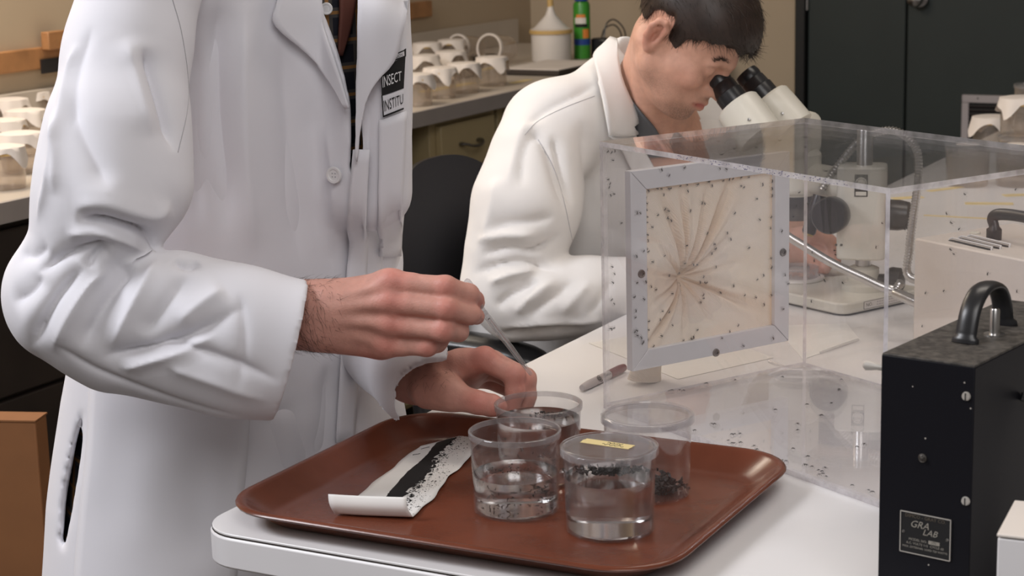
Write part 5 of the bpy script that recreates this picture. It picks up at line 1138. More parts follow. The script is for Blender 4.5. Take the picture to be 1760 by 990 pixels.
V = folds(V, Q, b2, [([(243, 78), (262, 130), (285, 200), (303, 268)], -.013, .011, 1.6), ([(215, 60), (240, 150), (262, 240)], .006, .02, 2), ([(118, 150), (135, 220), (165, 280), (190, 330)], -.006, .015, 2),
    ([(92, 190), (100, 260), (92, 340)], .006, .012, 2), ([(135, 70), (112, 160), (98, 250)], .006, .008, 2), ([(105, 200), (88, 290), (62, 390)], .005, .008, 2), ([(160, 40), (135, 130), (122, 230)], -.004, .009, 2), ([(128, 383), (165, 378), (215, 390), (255, 405), (275, 437)], -.020, .010, 1.7), ([(110, 405), (160, 400), (215, 412), (255, 436)], .009, .010, 1.8),
    ([(60, 470), (110, 438), (160, 424), (200, 418)], -.012, .009, 1.7), ([(150, 462), (165, 440), (188, 424)], -.010, .007, 1.7), ([(215, 468), (240, 440), (268, 425)], .008, .010, 2),
    ([(52, 600), (75, 550), (105, 500), (150, 455)], -.012, .010, 1.7), ([(88, 610), (115, 550), (155, 490), (190, 460)], .008, .012, 2), ([(140, 605), (165, 550), (200, 490), (245, 445)], -.011, .011, 1.8), ([(185, 610), (220, 545), (255, 480), (275, 440)], .007, .014, 2),
    ([(170, 618), (215, 607), (265, 597), (315, 580), (365, 556), (430, 520)], -.013, .011, 1.6), ([(200, 636), (250, 622), (310, 604), (380, 572)], .008, .010, 2), ([(270, 586), (330, 598), (400, 622), (490, 660)], -.009, .009, 1.7), ([(300, 560), (350, 520), (390, 495)], .006, .016, 2),
    ([(240, 580), (285, 525), (330, 460)], -.007, .014, 2), ([(280, 625), (360, 652), (470, 690)], .005, .012, 2), ([(80, 582), (155, 632), (260, 672), (360, 702), (455, 722)], -.005, .006, 1.8), ([(300, 445), (320, 455), (345, 450)], -.008, .009, 2), ([(120, 360), (180, 352), (260, 372), (300, 345)], .009, .018, 2), ([(30, 430), (55, 440), (85, 420)], -.006, .012, 2), ([(20, 520), (50, 500), (75, 470)], -.007, .012, 2), ([(412, 500), (420, 580), (408, 680)], -.003, .006, 2)])
sleeve = finish('sleeve', npmesh('sleeve', V, Q), 'coat_cool_lit', coat, smooth=180)
sbv = bvh_of(V, Q); slvV, slvQ = V, Q
# the far sleeve's cuff
S = Sculpt((-.42, 2.10, .70), (-.05, 2.80, 1.50), .0036)
wl = PD(702, 640, 2.235)
S.chain([PD(590, -40, 2.58), PD(612, 330, 2.60), PD(630, 560, 2.43), PD(735, 668, 2.20)], [.07, .056, .058, .060], .03)
e0, e1_ = PD(722, 604, 2.25), PD(690, 672, 2.22); cn2 = np.cross(e1_-e0, [-.35, 1, 0]); cn2 = cn2 if cn2[0] > 0 else -cn2
S.half((e0+e1_)/2, cn2)
S.cap(PD(690, 622, 2.29), PD(780, 720, 2.10), .047, .045, .006, 's')
V, Q = S.mesh(2); V = wobble(V, Q, .004, 16, 8); finish('sleeve', npmesh('sleeve', V, Q), 'coat_cool_lit', coat, smooth=180)
def seam(B, pts, parent, r=.0005):
    P_ = [hit(B, x, y)[0] for x, y in spline(pts, 40)]; P_ = [p-ray(880, 495)*.0004 for p in P_ if p is not None]
    P_ = [P_[0]]+[p for a, p in zip(P_[:-1], P_[1:]) if np.linalg.norm(p-a) < .03]
    MB().tube(P_, r, 6).build('seam', 'coat_thread', parent, smooth=60)
both = bvh_of(np.concatenate([slvV, coatV]), np.concatenate([slvQ, coatQ+len(slvV)]))
seam(both, [(297, 0), (312, 55), (323, 130), (322, 190), (306, 262)], coat)
# lapels, pockets, front edge, buttons, badge
cloth('lapel', ruled(obv, [(478, -60), (472, 0), (466, 40), (520, 90), (573, 135), (600, 185)], [(536, -60), (549, 0), (558, 28), (573, 69), (592, 130), (606, 185)], 26, 10, .016), 'coat_cool_lit', coat, .004)
cloth('lapel', ruled(obv, [(620, -60), (619, 60), (617, 160), (616, 270)], [(698, -60), (690, 20), (682, 55), (671, 104), (646, 138), (631, 173), (623, 220), (618, 275)], 26, 10, .018), 'coat_cool_lit', coat, .004)
cloth('front_band', ruled(obv, [(610, 256), (604, 330), (596, 420), (589, 520), (581, 640), (574, 760)], [(636, 256), (632, 330), (627, 420), (622, 520), (612, 640), (604, 760)], 24, 6, .009), 'coat_cool_lit', coat, .003)
cloth('chest_pocket', ruled(bv, [(652, 206), (651, 300), (648, 440)], [(694, 190), (690, 300), (684, 440)], 16, 8, .007), 'coat_cool_lit', coat, .003)
cloth('side_pocket', ruled(bv, [(156, 610), (150, 760), (136, 900), (122, 1060)], [(430, 690), (424, 790), (413, 900), (402, 1060)], 18, 20, .0028), 'coat_cool_lit', coat, .0016)
def button(x, y, parent, B, r=.0105):
    p, n_ = hit(B, x, y); n_ = n_ if n_@ray(x, y) < 0 else -n_; q = p+n_*.004
    MB().lathe([(0, 0), (r, 0), (r*1.03, .0015), (r*.95, .0032), (r*.72, .0030), (r*.62, .0018), (0, .0016)], q, n_, 28).build('button', 'button_white', parent)
    u = np.cross(n_, [0, 0, 1.0]); u /= np.linalg.norm(u); w = np.cross(n_, u); mb = MB()
    for a, b in ((-1, -1), (-1, 1), (1, -1), (1, 1)): mb.lathe([(0, 0), (r*.09, 0), (r*.09, .0004), (0, .0004)], q+n_*.0017+u*a*r*.2+w*b*r*.2, n_, 8)
    mb.build('button_holes', 'coat_thread', parent)
button(578, 300, coat, bv); button(593, 686, coat, bv, .009)
# badge on the breast
def on_cloth(px, off): 
    p, n_ = hit(bv, *px)
    if p is None: return PD(px[0], px[1], 2.3)
    d = ray(*px); return p-d/np.linalg.norm(d)*off
def bil(c, u, v): return (np.array(c[0])*(1-u)+np.array(c[1])*u)*(1-v)+(np.array(c[3])*(1-u)+np.array(c[2])*u)*v
def badge(name, c, m, off, parent, n=10):
    G = np.array([[on_cloth(bil(c, i/(n-1), j/(n-1)), off) for j in range(n)] for i in range(n)]); return MB().grid(G).build(name, m, parent, smooth=180)
BC = [(655, 117), (697, 96), (694, 152), (656, 165)]        # black field, from top left clockwise
bd = badge('badge_black', BC, 'ink_black', .0125, coat)
badge('badge_white', [(656, 166), (694, 153), (694, 187), (659, 201)], 'coat_cool_lit', .0120, bd)
for c in ([(655.5, 164), (657.5, 163.5), (660, 201), (658, 202)], [(658, 199), (694, 185), (694, 188), (658.5, 202)], [(669, 97), (696, 85), (696.5, 87), (669, 99.5)], [(668, 106), (697, 95), (697, 97.5), (667, 109)], [(694.5, 85), (698, 83), (698, 97), (695.5, 98)]): badge('badge_line', c, 'ink_black', .0135, bd, 5)
def cloth_text(body, c, m, off, parent):
    me = text('t', body, 1, None, None, (0, 0, 0), (1, 0, 0), (0, 1, 0), align='LEFT'); co = np.zeros(len(me.vertices)*3); me.vertices.foreach_get('co', co); co = co.reshape(-1, 3); lo, hi = co.min(0), co.max(0)
    out = np.array([on_cloth(bil(c, (p[0]-lo[0])/(hi[0]-lo[0]), 1-(p[1]-lo[1])/(hi[1]-lo[1])), off) for p in co]); me.vertices.foreach_set('co', out.ravel()); me.update()
    return finish('lettering', me, m, parent, smooth=0)
mat('badge_thread', (.80, .80, .82), .8)
cloth_text('INSECT', [(657, 131), (690, 122), (690, 138), (658, 151)], 'badge_thread', .0140, bd)
cloth_text('INSTITU', [(659, 173), (693, 161), (693, 178), (661, 192)], 'ink_black', .0140, bd)
cloth_text('OHNSON', [(671, 99.5), (692, 91), (692, 96), (671, 105)], 'ink_black', .0140, bd)
# shirt, tie and trousers inside the coat
S = Sculpt((-.80, 2.05, .60), (.02, 2.80, zt_+.06), .008); S.stack([(z, x, y, a-.026, b-.026, w) for z, x, y, a, b, w in SECS[1:]], .02, e=2.3); S.cap([cx(450), DC-.02, zt_-.05], [cx(455), DC-.03, zt_+.05], .075, .072, .03)
V, Q = S.mesh(2); shirt = finish('shirt', npmesh('shirt', V, Q), 'plaid', man, smooth=180); shbv = bvh_of(V, Q)
cloth('tie', ruled(shbv, [(578, -60), (579, 20), (577, 60), (576, 95)], [(616, -60), (606, 0), (596, 50), (582, 96)], 14, 6, .012), 'red_brown', shirt, .004)
p_, n_ = hit(shbv, 561, 15); MB().lathe([(0, 0), (.0075, 0), (.0078, .0012), (.007, .0022), (.005, .0020), (.0045, .0012), (0, .0011)], p_-ray(561, 15)*.012, -ray(561, 15), 20).build('collar_button', 'button_white', shirt)
S = Sculpt((-.80, 2.05, 0.04), (.06, 2.82, 1.10), .010)
hipc = np.array([cx(380), DC, 0])
S.stack([(.72, hipc[0], DC, .185, .135, wang), (.90, hipc[0], DC, .195, .135, wang), (1.08, cx(400), DC, .18, .125, wang)], .03)
for s_ in (-1, 1): S.chain([hipc+WA*.10*s_+[0, 0, .85], hipc+WA*.11*s_+FD*.02+[0, 0, .50], hipc+WA*.12*s_+[0, 0, .08]], [.105, .075, .062], .03)
V, Q = S.mesh(1); finish('trousers', npmesh('trousers', V, Q), 'trousers', man, smooth=180)
for s_ in (-1, 1):
    S = Sculpt(hipc+WA*.12*s_+[-.22, -.30, -.01], hipc+WA*.12*s_+[.30, .20, .16], .008); b0_ = hipc+WA*.12*s_
    S.cap(b0_-FD*.05+[0, 0, .05], b0_+FD*.17+[0, 0, .04], .052, .042, .02); S.cap(b0_-FD*.02+[0, 0, .06], b0_+[0, 0, .12], .05, .05, .02); S.half(b0_+[0, 0, .002], (0, 0, -1))
    V, Q = S.mesh(1); finish('shoe', npmesh('shoe', V, Q), 'black_plastic', man, smooth=180)
# ------------------------------------------------------------------ body: both hands, arms, neck and head in one mesh
parts = []
H = Sculpt(PD(440, 660, 2.20)*[1, 0, 1]+[0, 1.92, -.02], PD(850, 440, 2.05)*[1, 0, 1]+[0.02, 2.20, .02], .0016)
fv = np.array([0, 1.0, .12])
def J(*a): return [PD(*q) for q in a]
idx = J((664, 487, 2.040), (706, 488, 2.030), (766, 493, 2.020), (806, 505, 2.034), (819, 514, 2.054)); mid_ = J((660, 520, 2.036), (704, 522, 2.024), (768, 530, 2.012), (808, 540, 2.028), (819, 544, 2.050))
rin = J((660, 556, 2.040), (702, 560, 2.028), (762, 568, 2.014), (788, 570, 2.034), (780, 562, 2.056)); pin = J((655, 590, 2.048), (690, 594, 2.038), (734, 595, 2.028), (752, 590, 2.046), (738, 582, 2.062))
thb = J((590, 565, 2.085), (660, 540, 2.100), (740, 524, 2.098), (788, 518, 2.088), (818, 520, 2.078))
hand(H, [idx, mid_, rin, pin, thb], [[.0150, .0118, .0122, .0108, .0092], [.0155, .0125, .0128, .0112, .0095], [.0150, .0122, .0124, .0110, .0094], [.0140, .0112, .0112, .0098, .0086], [.022, .017, .0140, .0130, .0105]],
     [(PD(570, 520, 2.052), PD(668, 496, 2.052), .0250, .0200, None), (PD(565, 535, 2.050), PD(664, 522, 2.050), .0260, .0210, None), (PD(560, 552, 2.052), PD(664, 556, 2.052), .0260, .0205, None), (PD(556, 568, 2.056), PD(656, 590, 2.056), .0250, .0180, None),
      (PD(420, 560, 2.075), PD(530, 540, 2.062), .040, .0375, (fv, .74)), (PD(530, 540, 2.062), PD(572, 538, 2.056), .0375, .034, (fv, .70))], .0055)
for q in ((674, 481, 2.032), (670, 517, 2.025), (670, 557, 2.029), (664, 592, 2.038)): H.ell(PD(*q), (.0095, .009, .0095), None, .014)
H.cap(PD(690, 500, 2.052), PD(770, 520, 2.050), .014, .011, .01); H.cap(PD(690, 560, 2.054), PD(760, 570, 2.052), .016, .012, .01); H.cap(PD(690, 530, 2.05), PD(770, 545, 2.048), .014, .011, .01)
for q in ((766, 493, 2.017), (768, 530, 2.008), (762, 567, 2.010)): H.ell(PD(*q), (.0075, .007, .0085), None, .008)
for pts, rr in (((J((585, 512, 2.034), (668, 488, 2.028))), .0035), ((J((575, 530, 2.030), (664, 520, 2.022))), .0035), ((J((575, 550, 2.030), (666, 557, 2.024))), .0035), ((J((572, 565, 2.036), (660, 590, 2.034))), .0032)): H.cap(pts[0], pts[1], rr, rr, .010)
V, Q = H.mesh(2); Nn = vnormals(V, Q)
red = np.zeros(len(V))
for q, r_ in (((676, 476, 2.020), .020), ((672, 514, 2.014), .018), ((674, 558, 2.016), .017), ((664, 594, 2.03), .016), ((766, 492, 2.008), .014), ((768, 529, 2.0), .014), ((762, 567, 2.0), .014), ((735, 600, 2.02), .012), ((819, 520, 2.05), .022), ((640, 612, 2.05), .02)): red = np.maximum(red, np.exp(-(np.linalg.norm(V-PD(*q), axis=1)/r_)**2))
parts.append((V, Q, red))
pxv = proj(V); selw = (pxv[:, 0] < 585) & (pxv[:, 0] > 495) & (Nn[:, 1] < .5); cand = np.where(selw)[0]; rgh = np.random.default_rng(5); wgt = np.clip((600-pxv[cand, 0])/100, .1, 1); pick = rgh.choice(cand, 420, p=wgt/wgt.sum(), replace=False)
hairA = (V[pick], Nn[pick])
# left hand
H = Sculpt(PD(640, 740, 2.40)*[1, 0, 1]+[0, 2.04, -.03], PD(940, 560, 2.10)*[1, 0, 1]+[0.02, 2.44, .03], .0017)
idx = J((790, 624, 2.205), (832, 619, 2.195), (884, 643, 2.180), (886, 672, 2.178), (880, 700, 2.176)); mid_ = J((795, 630, 2.225), (846, 622, 2.222), (903, 651, 2.200), (905, 680, 2.198), (898, 705, 2.196))
rin = J((790, 640, 2.245), (846, 634, 2.248), (900, 662, 2.220), (902, 690, 2.205), (892, 708, 2.200)); pin = J((785, 652, 2.260), (835, 650, 2.270), (885, 672, 2.250), (890, 695, 2.235), (880, 710, 2.225))
thb = J((735, 672, 2.195), (780, 681, 2.165), (822, 692, 2.150), (846, 697, 2.146), (858, 700, 2.146))
hand(H, [idx, mid_, rin, pin, thb], [[.0165, .0140, .0132, .0118, .0100], [.016, .0140, .0132, .0118, .0100], [.0155, .0135, .0125, .011, .0095], [.0145, .012, .011, .010, .0085], [.0215, .0178, .0138, .0130, .0105]],
     [(PD(735, 645, 2.225), PD(808, 628, 2.215), .0260, .0200, None), (PD(735, 650, 2.235), PD(806, 636, 2.235), .0260, .0200, None), (PD(735, 655, 2.245), PD(800, 648, 2.252), .0250, .0180, None), (PD(720, 655, 2.23), PD(770, 672, 2.180), .0260, .0200, None), (PD(640, 590, 2.36), PD(705, 640, 2.245), .038, .034, None), (PD(705, 640, 2.245), PD(740, 650, 2.23), .034, .029, None)], .0055)
H.ell(PD(833, 612, 2.190), (.011, .010, .010), None, .012)
V, Q = H.mesh(2); red = np.zeros(len(V)); Nn = vnormals(V, Q)
for q, r_ in (((833, 606, 2.185), .025), ((885, 640, 2.155), .02), ((822, 690, 2.135), .02), ((858, 700, 2.135), .02), ((880, 700, 2.15), .02), ((905, 655, 2.17), .02)): red = np.maximum(red, np.exp(-(np.linalg.norm(V-PD(*q), axis=1)/r_)**2))
parts.append((V, Q, red))
pxv = proj(V); cand = np.where((pxv[:, 0] < 775) & (pxv[:, 0] > 700) & (pxv[:, 1] < 665) & (Nn[:, 1] < .5))[0]; pick = rgh.choice(cand, 160, replace=False); hairB = (V[pick], Nn[pick])
# hidden trunk, neck and head (above the frame)
ht = zt_+.22; ea = np.array([cx(470), DC-.05, ht])
f_ = np.array([FD[0]*.86, FD[1]*.86, -.5]); u_ = np.array([FD[0]*.5, FD[1]*.5, .86]); r_ = np.cross(f_, u_)
X, R, sc_ = head_xf(ea, f_, u_, r_, SX, (0, 0, 0))
H = Sculpt((-.75, 1.98, .95), (.05, 2.75, ht+.22), .008)
H.stack([(z, x, y, a-.05, b-.05, w) for z, x, y, a, b, w in SECS[4:]], .03); H.chain([PD(262, -70, 2.25), PD(150, 440, 2.09), PD(430, 565, 2.075)], [.055, .045, .036], .02); H.chain([[cx(450), DC, sh_r[2]], sh_l, PD(612, 330, 2.60), PD(645, 592, 2.36)], [.07, .05, .042, .036], .02); H.cap([cx(450), DC, sh_r[2]], PD(262, -70, 2.25), .07, .055, .02); sculpt_head(H, X, R, sc_, [([cx(450), DC, zt_-.06], X((-.03, 0, -.03)), .075, .066)])
V, Q = H.mesh(1); parts.append((V, Q, np.zeros(len(V))))
VV, QQ = joined(parts, (PD(430, 560, 2.08), PD(645, 592, 2.35)))
me = npmesh('body', VV, QQ); attr(me, 'red', np.concatenate([p[2] for p in parts])); finish('body', me, 'skin_standing', man, smooth=180)
for Vh, Nh in (hairA, hairB): strands('arm_hair', Vh, Nh, np.tile(np.array([.55, 0, -.8]), (len(Vh), 1))+rgh.normal(0, .35, (len(Vh), 3)), .012, .00016, 'arm_hair', man, 3, lift=.5)
H = Sculpt(X((-.02, 0, .05))-.19, X((-.02, 0, .05))+.19, .008); sculpt_hair(H, X, R, sc_); V, Q = H.mesh(1); finish('hair', npmesh('hair', V, Q), 'hair_brown', man, smooth=180)
# ------------------------------------------------------------------ the pipette in the right hand
pip = thing('transfer_pipette', PD(828, 530, 2.066), 'clear plastic transfer pipette held in the right hand', 'pipette')
a, b = PD(803, 490, 2.062), PD(832, 537, 2.066); c = PD(913, 644, 2.100)
MB().tube(spline([PD(797, 485, 2.062), PD(803, 489, 2.062), PD(815, 508, 2.064), PD(826, 528, 2.066), PD(834, 541, 2.068)], 16), [.003, .0050, .0058, .0062, .0062, .0062, .0060, .0056, .0052, .0048, .0044, .0040, .0038, .0036, .0036, .0036][:16], 16).build('bulb', 'pipette_clear', pip)
MB().tube([b, b*.75+c*.25, b*.4+c*.6, c*.98+b*.02, c], [.0038, .0038, .0034, .0024, .0020], 14, caps=False).build('stem', 'pipette_clear', pip)
MB().tube([b*.9+c*.1, b*.5+c*.5, b*.1+c*.9], [.0016, .0014, .0008], 8).build('liquid', 'water', pip)
# ================================================================== seated person
sit = thing('person', RW(-.20, 1.25, 0), 'seated person in a white lab coat looking into the microscope', 'person')
SD = 3.14
def J2(*a): return [PD(*q) for q in a]
e1_3 = np.array([E1[0], E1[1], 0]); e2_3 = np.array([E2[0], E2[1], 0])
# coat body, leaning forward over the table
S = Sculpt(PD(760, 660, 3.5)*[1, 0, 1]+[-.05, 2.80, -.06], PD(1290, 40, 3.2)*[1, 0, 1]+[.06, 3.72, .06], .0052)
rs_ = PD(955, 214, 3.10); ls_ = rs_+e2_3*.40+e1_3*.05
hipz = .60
hp = PD(905, 560, 3.36)
S.cap(PD(1025, 285, 3.27), PD(985, 420, 3.30), .145, .150, .06, flat=(e2_3, 1.25)); S.cap(PD(985, 420, 3.30), [*hp[:2], .62], .150, .165, .06, flat=(e2_3, 1.2))
S.cap(rs_+e1_3*.02, PD(1080, 168, 3.22), .074, .080, .05); S.cap(PD(1080, 168, 3.22), ls_, .080, .080, .05)
S.chain(J2((1104, 78, 3.31), (1074, 86, 3.24), (1050, 112, 3.18), (1046, 150, 3.13), (1058, 205, 3.09)), [.016, .018, .018, .018, .018], .025)
S.cap(PD(1130, 260, 3.24), PD(1110, 400, 3.26), .10, .10, .05)
S.cap(PD(1200, 250, 3.30), PD(1180, 420, 3.32), .09, .09, .05)
# near sleeve
S.chain(J2((945, 222, 3.10), (925, 280, 3.05), (905, 350, 3.02), (885, 430, 3.01)), [.082, .080, .088, .082], .025)
S.chain(J2((885, 420, 3.01), (862, 490, 3.0), (880, 510, 2.985)), [.075, .064, .062], .02)
S.chain(J2((862, 500, 2.99), (940, 510, 2.975), (1010, 505, 2.975), (1100, 500, 2.985)), [.058, .064, .060, .056], .014)
S.cap(PD(880, 545, 2.985), PD(1040, 530, 2.985), .040, .032, .02)
cutP = PD(1072, 500, 2.98)
# far sleeve, reaching to the microscope
S.chain([ls_, ls_+e1_3*.20+[0, 0, -.22], PD(1330, 430, 3.22)], [.085, .07, .055], .03)
sl, Xg, Yg, Zg = S.blk(PD(1072, 440, 2.88), PD(1160, 575, 3.12)); 
# cut the near cuff: everything beyond the cuff plane and near the wrist line
d = np.maximum(-((Xg-cutP[0])*.97+(Yg-cutP[1])*-.24+(Zg*0)), 0)
box = (Xg-cutP[0])*.97+(Yg-cutP[1])*-.24+Zg*0
S.F[sl] = np.maximum(S.F[sl], np.where((Yg < 3.09) & (Zg > TZ-.05), box, -9).astype(np.float32))
S.cap(PD(1040, 505, 2.98), PD(1120, 503, 2.985), .050, .050, 0, 's')
# opening at the neck
nb = PD(1118, 168, 3.20)
S.cap(PD(1120, 170, 3.20), PD(1150, 260, 3.10), .062, .050, .01, 's'); S.cap(PD(1115, 120, 3.2), PD(1125, 60, 3.2), .052, .056, .01, 's')
V, Q = S.mesh(2); sb = bvh_of(V, Q); V = wobble(V, Q, .002, 9, 11)
V = folds(V, Q, sb, [([(905, 215), (935, 190), (985, 165), (1035, 140)], -.006, .010, 1.7), ([(905, 225), (930, 240), (955, 300), (978, 380)], -.010, .012, 1.7), ([(950, 225), (968, 290), (985, 360)], -.012, .010, 1.7), ([(905, 205), (890, 250), (870, 330)], .006, .018, 2), ([(925, 215), (900, 260), (895, 330)], -.006, .012, 2),
    ([(850, 300), (845, 360), (830, 410)], .006, .02, 2), ([(835, 395), (870, 385), (920, 380), (960, 370)], -.008, .012, 1.8), ([(820, 440), (870, 425), (920, 430), (970, 400)], -.014, .011, 1.7), ([(815, 415), (870, 405), (930, 405)], .009, .012, 2),
    ([(810, 470), (860, 455), (910, 452), (975, 470)], -.012, .010, 1.7), ([(835, 490), (880, 470), (930, 462)], .010, .010, 2), ([(850, 530), (880, 505), (930, 480)], -.010, .010, 1.8), ([(880, 540), (915, 510), (960, 478)], .008, .010, 2), ([(905, 545), (945, 515), (990, 480)], -.007, .010, 2), ([(960, 540), (990, 510), (1020, 480)], .006, .010, 2), ([(1010, 545), (1035, 510), (1055, 475)], -.005, .010, 2),
    ([(855, 563), (930, 555), (1000, 552), (1055, 545)], .006, .008, 2), ([(855, 575), (930, 568), (1010, 562)], -.010, .010, 2), ([(1000, 200), (1010, 300), (1015, 400)], -.006, .02, 2)])
scoat = finish('lab_coat', npmesh('lab_coat', V, Q), 'coat_warm_lit', sit, smooth=180); sb = bvh_of(V, Q)
COATV, COATQ = V, Q
# knit shirt in the opening
S = Sculpt(PD(1040, 420, 3.2)*[1, 0, 1]+[0, 3.0, 0], PD(1250, 110, 3.2)*[1, 0, 1]+[0, 3.5, 0], .007)
S.cap(PD(1108, 195, 3.23), PD(1135, 262, 3.19), .070, .060, .03); S.cap(PD(1132, 235, 3.26), PD(1138, 300, 3.23), .070, .065, .03)
S.cap(PD(1135, 130, 3.15), PD(1150, 232, 3.05), .060, .052, .01, 's')
V, Q = S.mesh(2); finish('shirt', npmesh('shirt', V, Q), 'grey_knit', sit, smooth=180)
# ------------------------------------------------------------------ head, neck and hands: one body mesh
pit = math.radians(42.5); f_ = e1_3*math.cos(pit)+np.array([0, 0, -math.sin(pit)]); u_ = e1_3*math.sin(pit)+np.array([0, 0, math.cos(pit)]); r_ = np.cross(f_, u_)
EAR = PD(1125, 64, 2.975); X, R, sc_ = head_xf(EAR, f_, u_, r_, SX*.90, (-.004, .080, .002))
H = Sculpt(PD(1040, 330, 3.0)*[1, 0, 1]+[0, 2.86, 0], PD(1350, -60, 3.0)*[1, 0, 1]+[.02, 3.36, .03], .0026)
sculpt_head(H, X, R, sc_, [(X((-.008, 0, -.020)), PD(1116, 155, 3.16), .058, .058), (PD(1116, 155, 3.16), PD(1125, 260, 3.20), .062, .10), (X((-.020, .045, -.035)), PD(1110, 215, 3.10), .017, .014), (X((.020, 0, -.055)), PD(1125, 190, 3.14), .048, .052)])
V, Q = H.mesh(2); LV = head_local(V, X, R, sc_)
lip = np.exp(-(((LV[:, 0]-.098)/.013)**2+(LV[:, 1]/.024)**2+((LV[:, 2]+.065)/.0105)**2)**2); lip[LV[:, 0] < .08] = 0
stb = np.clip(1.2-np.sqrt(((LV[:, 0]-.075)/.045)**2+(LV[:, 1]/.055)**2+((LV[:, 2]+.10)/.035)**2), 0, 1)*1.3+.45*np.exp(-(((LV[:, 0]-.10)/.02)**2+(LV[:, 1]/.03)**2+((LV[:, 2]+.045)/.009)**2))
stb = np.clip(np.maximum(stb, .35*np.exp(-(((LV[:, 2]+.075)/.03)**2))*np.exp(-((LV[:, 0]-.04)/.035)**2)), 0, 1)*(1-lip)
red = np.exp(-((np.abs(LV[:, 1])-.088)/.012)**2)*np.exp(-((LV[:, 0]+.012)/.03)**2)*np.exp(-((LV[:, 2]-.005)/.04)**2)
red = np.maximum(red, .45*np.exp(-(((LV[:, 0]-.07)/.03)**2+((np.abs(LV[:, 1])-.05)/.03)**2+((LV[:, 2]+.025)/.03)**2)))
parts = [(V, Q, red, lip, stb)]; HV, HQ = V, Q
H = Sculpt(PD(1020, 580, 3.1)*[1, 0, 1]+[0, 2.86, 0], PD(1140, 430, 3.1)*[1, 0, 1]+[0, 3.10, 0], .0030)
hand(H, [J2((1085, 500, 2.985), (1108, 508, 2.98), (1125, 528, 2.975)), J2((1085, 512, 2.985), (1108, 522, 2.98), (1120, 540, 2.975)), J2((1083, 520, 2.99), (1102, 532, 2.985), (1112, 545, 2.98))], [[.013, .011, .009]]*3, [(PD(1030, 503, 2.98), PD(1068, 503, 2.982), .034, .031, None), (PD(1068, 503, 2.982), PD(1088, 508, 2.985), .030, .022, None)])
V, Q = H.mesh(2); z_ = np.zeros(len(V)); parts.append((V, Q, z_+.3, z_, z_))
H = Sculpt(PD(1290, 500, 3.2)*[1, 0, 1]+[0, 2.98, 0], PD(1480, 360, 3.2)*[1, 0, 1]+[0, 3.34, 0], .0030)
hand(H, [J2((1390, 418, 3.16), (1412, 414, 3.13), (1430, 432, 3.10), (1436, 450, 3.09)), J2((1388, 428, 3.17), (1408, 428, 3.135), (1420, 446, 3.10), (1418, 462, 3.09)), J2((1384, 440, 3.18), (1398, 442, 3.14), (1406, 458, 3.11), (1400, 470, 3.10)), J2((1378, 410, 3.16), (1400, 404, 3.12), (1425, 415, 3.10), (1445, 432, 3.09))],
     [[.016, .014, .012, .010]]*4, [(PD(1330, 430, 3.22), PD(1388, 424, 3.175), .034, .028, None), (PD(1350, 425, 3.2), PD(1386, 415, 3.165), .03, .026, None)])
V, Q = H.mesh(2); z_ = np.zeros(len(V)); parts.append((V, Q, z_+.3, z_, z_))
H = Sculpt(PD(780, 600, 3.4)*[1, 0, 1]+[0, 2.90, 0], PD(1400, 60, 3.2)*[1, 0, 1]+[0, 3.66, 0], .011)
H.cap(PD(1060, 200, 3.24), PD(990, 420, 3.30), .10, .11, .03); H.cap(PD(1120, 190, 3.19), PD(1060, 240, 3.24), .05, .08, .03); H.chain([PD(1060, 200, 3.24), PD(950, 210, 3.12), PD(875, 470, 3.0), PD(1040, 504, 2.98)], [.06, .05, .045, .03], .02); H.chain([PD(1060, 200, 3.24), ls_, ls_+e1_3*.20+[0, 0, -.22], PD(1335, 430, 3.22)], [.06, .05, .045, .03], .02)
V, Q = H.mesh(1); z_ = np.zeros(len(V)); parts.append((V, Q, z_, z_, z_)); VV, QQ = joined(parts, (PD(1120, 200, 3.19), PD(1038, 503, 2.98), PD(1338, 430, 3.22)))
me = npmesh('body', VV, QQ)
for k_, nm in ((2, 'red'), (3, 'lip'), (4, 'stubble')): attr(me, nm, np.concatenate([p[k_] for p in parts]))
finish('body', me, 'skin_seated', sit, smooth=180)
# collar and lapels lie over coat and neck
cb_ = bvh_of(np.concatenate([COATV, VV]), np.concatenate([COATQ, QQ+len(COATV)]))
cloth('collar', ruled(cb_, [(1054, 74), (1025, 105), (1026, 147), (1032, 190), (1039, 230)], [(1060, 80), (1060, 102), (1064, 142), (1079, 184), (1095, 226)], 24, 9, .022), 'coat_warm_lit', scoat, .005)
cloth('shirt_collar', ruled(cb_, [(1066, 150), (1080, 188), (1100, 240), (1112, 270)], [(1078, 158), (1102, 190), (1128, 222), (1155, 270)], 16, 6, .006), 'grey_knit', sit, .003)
cloth('lapel', ruled(cb_, [(1040, 232), (1058, 246), (1085, 300), (1120, 380)], [(1097, 228), (1104, 248), (1130, 300), (1150, 380)], 18, 8, .016), 'coat_warm_lit', scoat, .005)
cloth('lapel', ruled(sb, [(1168, 208), (1170, 235), (1174, 280)], [(1232, 208), (1240, 235), (1248, 280)], 14, 8, .014), 'coat_warm_lit', scoat, .005)
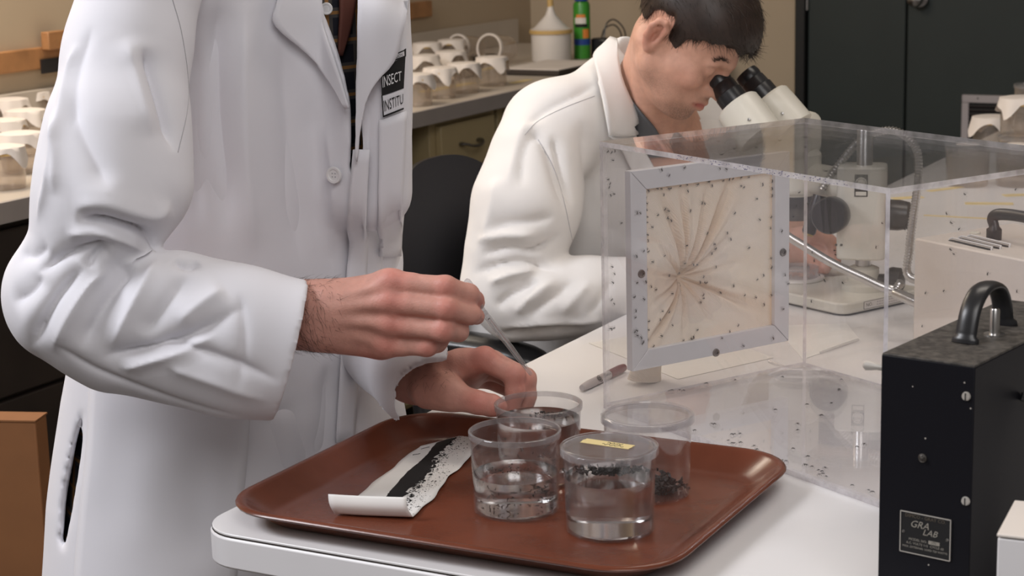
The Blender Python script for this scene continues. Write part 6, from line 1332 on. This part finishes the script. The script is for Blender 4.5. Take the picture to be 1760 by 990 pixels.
# hair: a short cap of hair with strands combed forward
H = Sculpt(X((.0, 0, .05))-.20, X((.0, 0, .05))+.20, .0035); sculpt_hair(H, X, R, sc_); V, Q = H.mesh(1); hair = finish('hair', npmesh('hair', V, Q), 'hair_brown', sit, smooth=180)
Nn = vnormals(V, Q); rgh = np.random.default_rng(12); LV = head_local(V, X, R, sc_); rad = np.linalg.norm(LV-np.array([-.01, 0, .05]), axis=1)
cand = np.where((Nn@r_ > -.6) & (rad > .068))[0]; pick = rgh.choice(cand, min(7000, len(cand)), replace=False)
dirs = np.where((LV[pick, 2] < .055)[:, None], (-u_*.8+f_*.35)[None, :], (f_*.8-u_*.35)[None, :])
strands('hair_strands', V[pick], Nn[pick], dirs, .017, .00040, 'hair_brown', hair, 9, lift=.28, sink=.003)
# eyebrow on the near side
bp_ = np.array([[.084, .050, .032], [.090, .036, .038], [.096, .018, .036]]); eb = spline([X(p) for p in bp_], 40); ebn = np.tile(f_*.6+r_*.5, (len(eb)*8, 1)); ebn /= np.linalg.norm(ebn, axis=1)[:, None]
ebp = np.repeat(eb, 4, 0)+rgh.normal(0, .0014, (len(eb)*4, 3)); ebn = ebn[:len(ebp)]; strands('eyebrow', ebp, ebn, np.tile(r_*.8+u_*.25, (len(ebp), 1)), .008, .00028, 'hair_brown', sit, 4, lift=.05, sink=.0005)
seam(sb, [(902, 232), (925, 208), (970, 185), (1022, 165)], scoat)
seam(sb, [(925, 240), (950, 285), (968, 340), (985, 420)], scoat)
# trousers and shoes under the table
S = Sculpt(RW(-.55, 1.0, 0)*[1, 1, 0]+[-.5, -.45, .02], RW(-.1, 1.6, 0)*[1, 1, 0]+[.55, .45, .80], .012); hb = np.array([hp[0], hp[1], .64])
for s_ in (-1, 1): S.chain([hb+e2_3*.10*s_, hb+e1_3*.46+e2_3*.12*s_+[0, 0, -.02], hb+e1_3*.42+e2_3*.12*s_+[0, 0, -.58]], [.10, .075, .06], .03)
V, Q = S.mesh(1); finish('trousers', npmesh('trousers', V, Q), 'trousers', sit, smooth=180)
for s_ in (-1, 1):
    b0_ = hb+e1_3*.42+e2_3*.12*s_; b0_[2] = 0; S = Sculpt(b0_+[-.25, -.28, -.01], b0_+[.30, .25, .15], .008); S.cap(b0_-e1_3*.05+[0, 0, .05], b0_+e1_3*.17+[0, 0, .04], .05, .04, .02); S.cap(b0_+[0, 0, .05], b0_+[0, 0, .10], .05, .05, .02); S.half(b0_+[0, 0, .002], (0, 0, -1)); V, Q = S.mesh(1); finish('shoe', npmesh('shoe', V, Q), 'black_plastic', sit, smooth=180)
SC.unit_settings.scale_length = .86
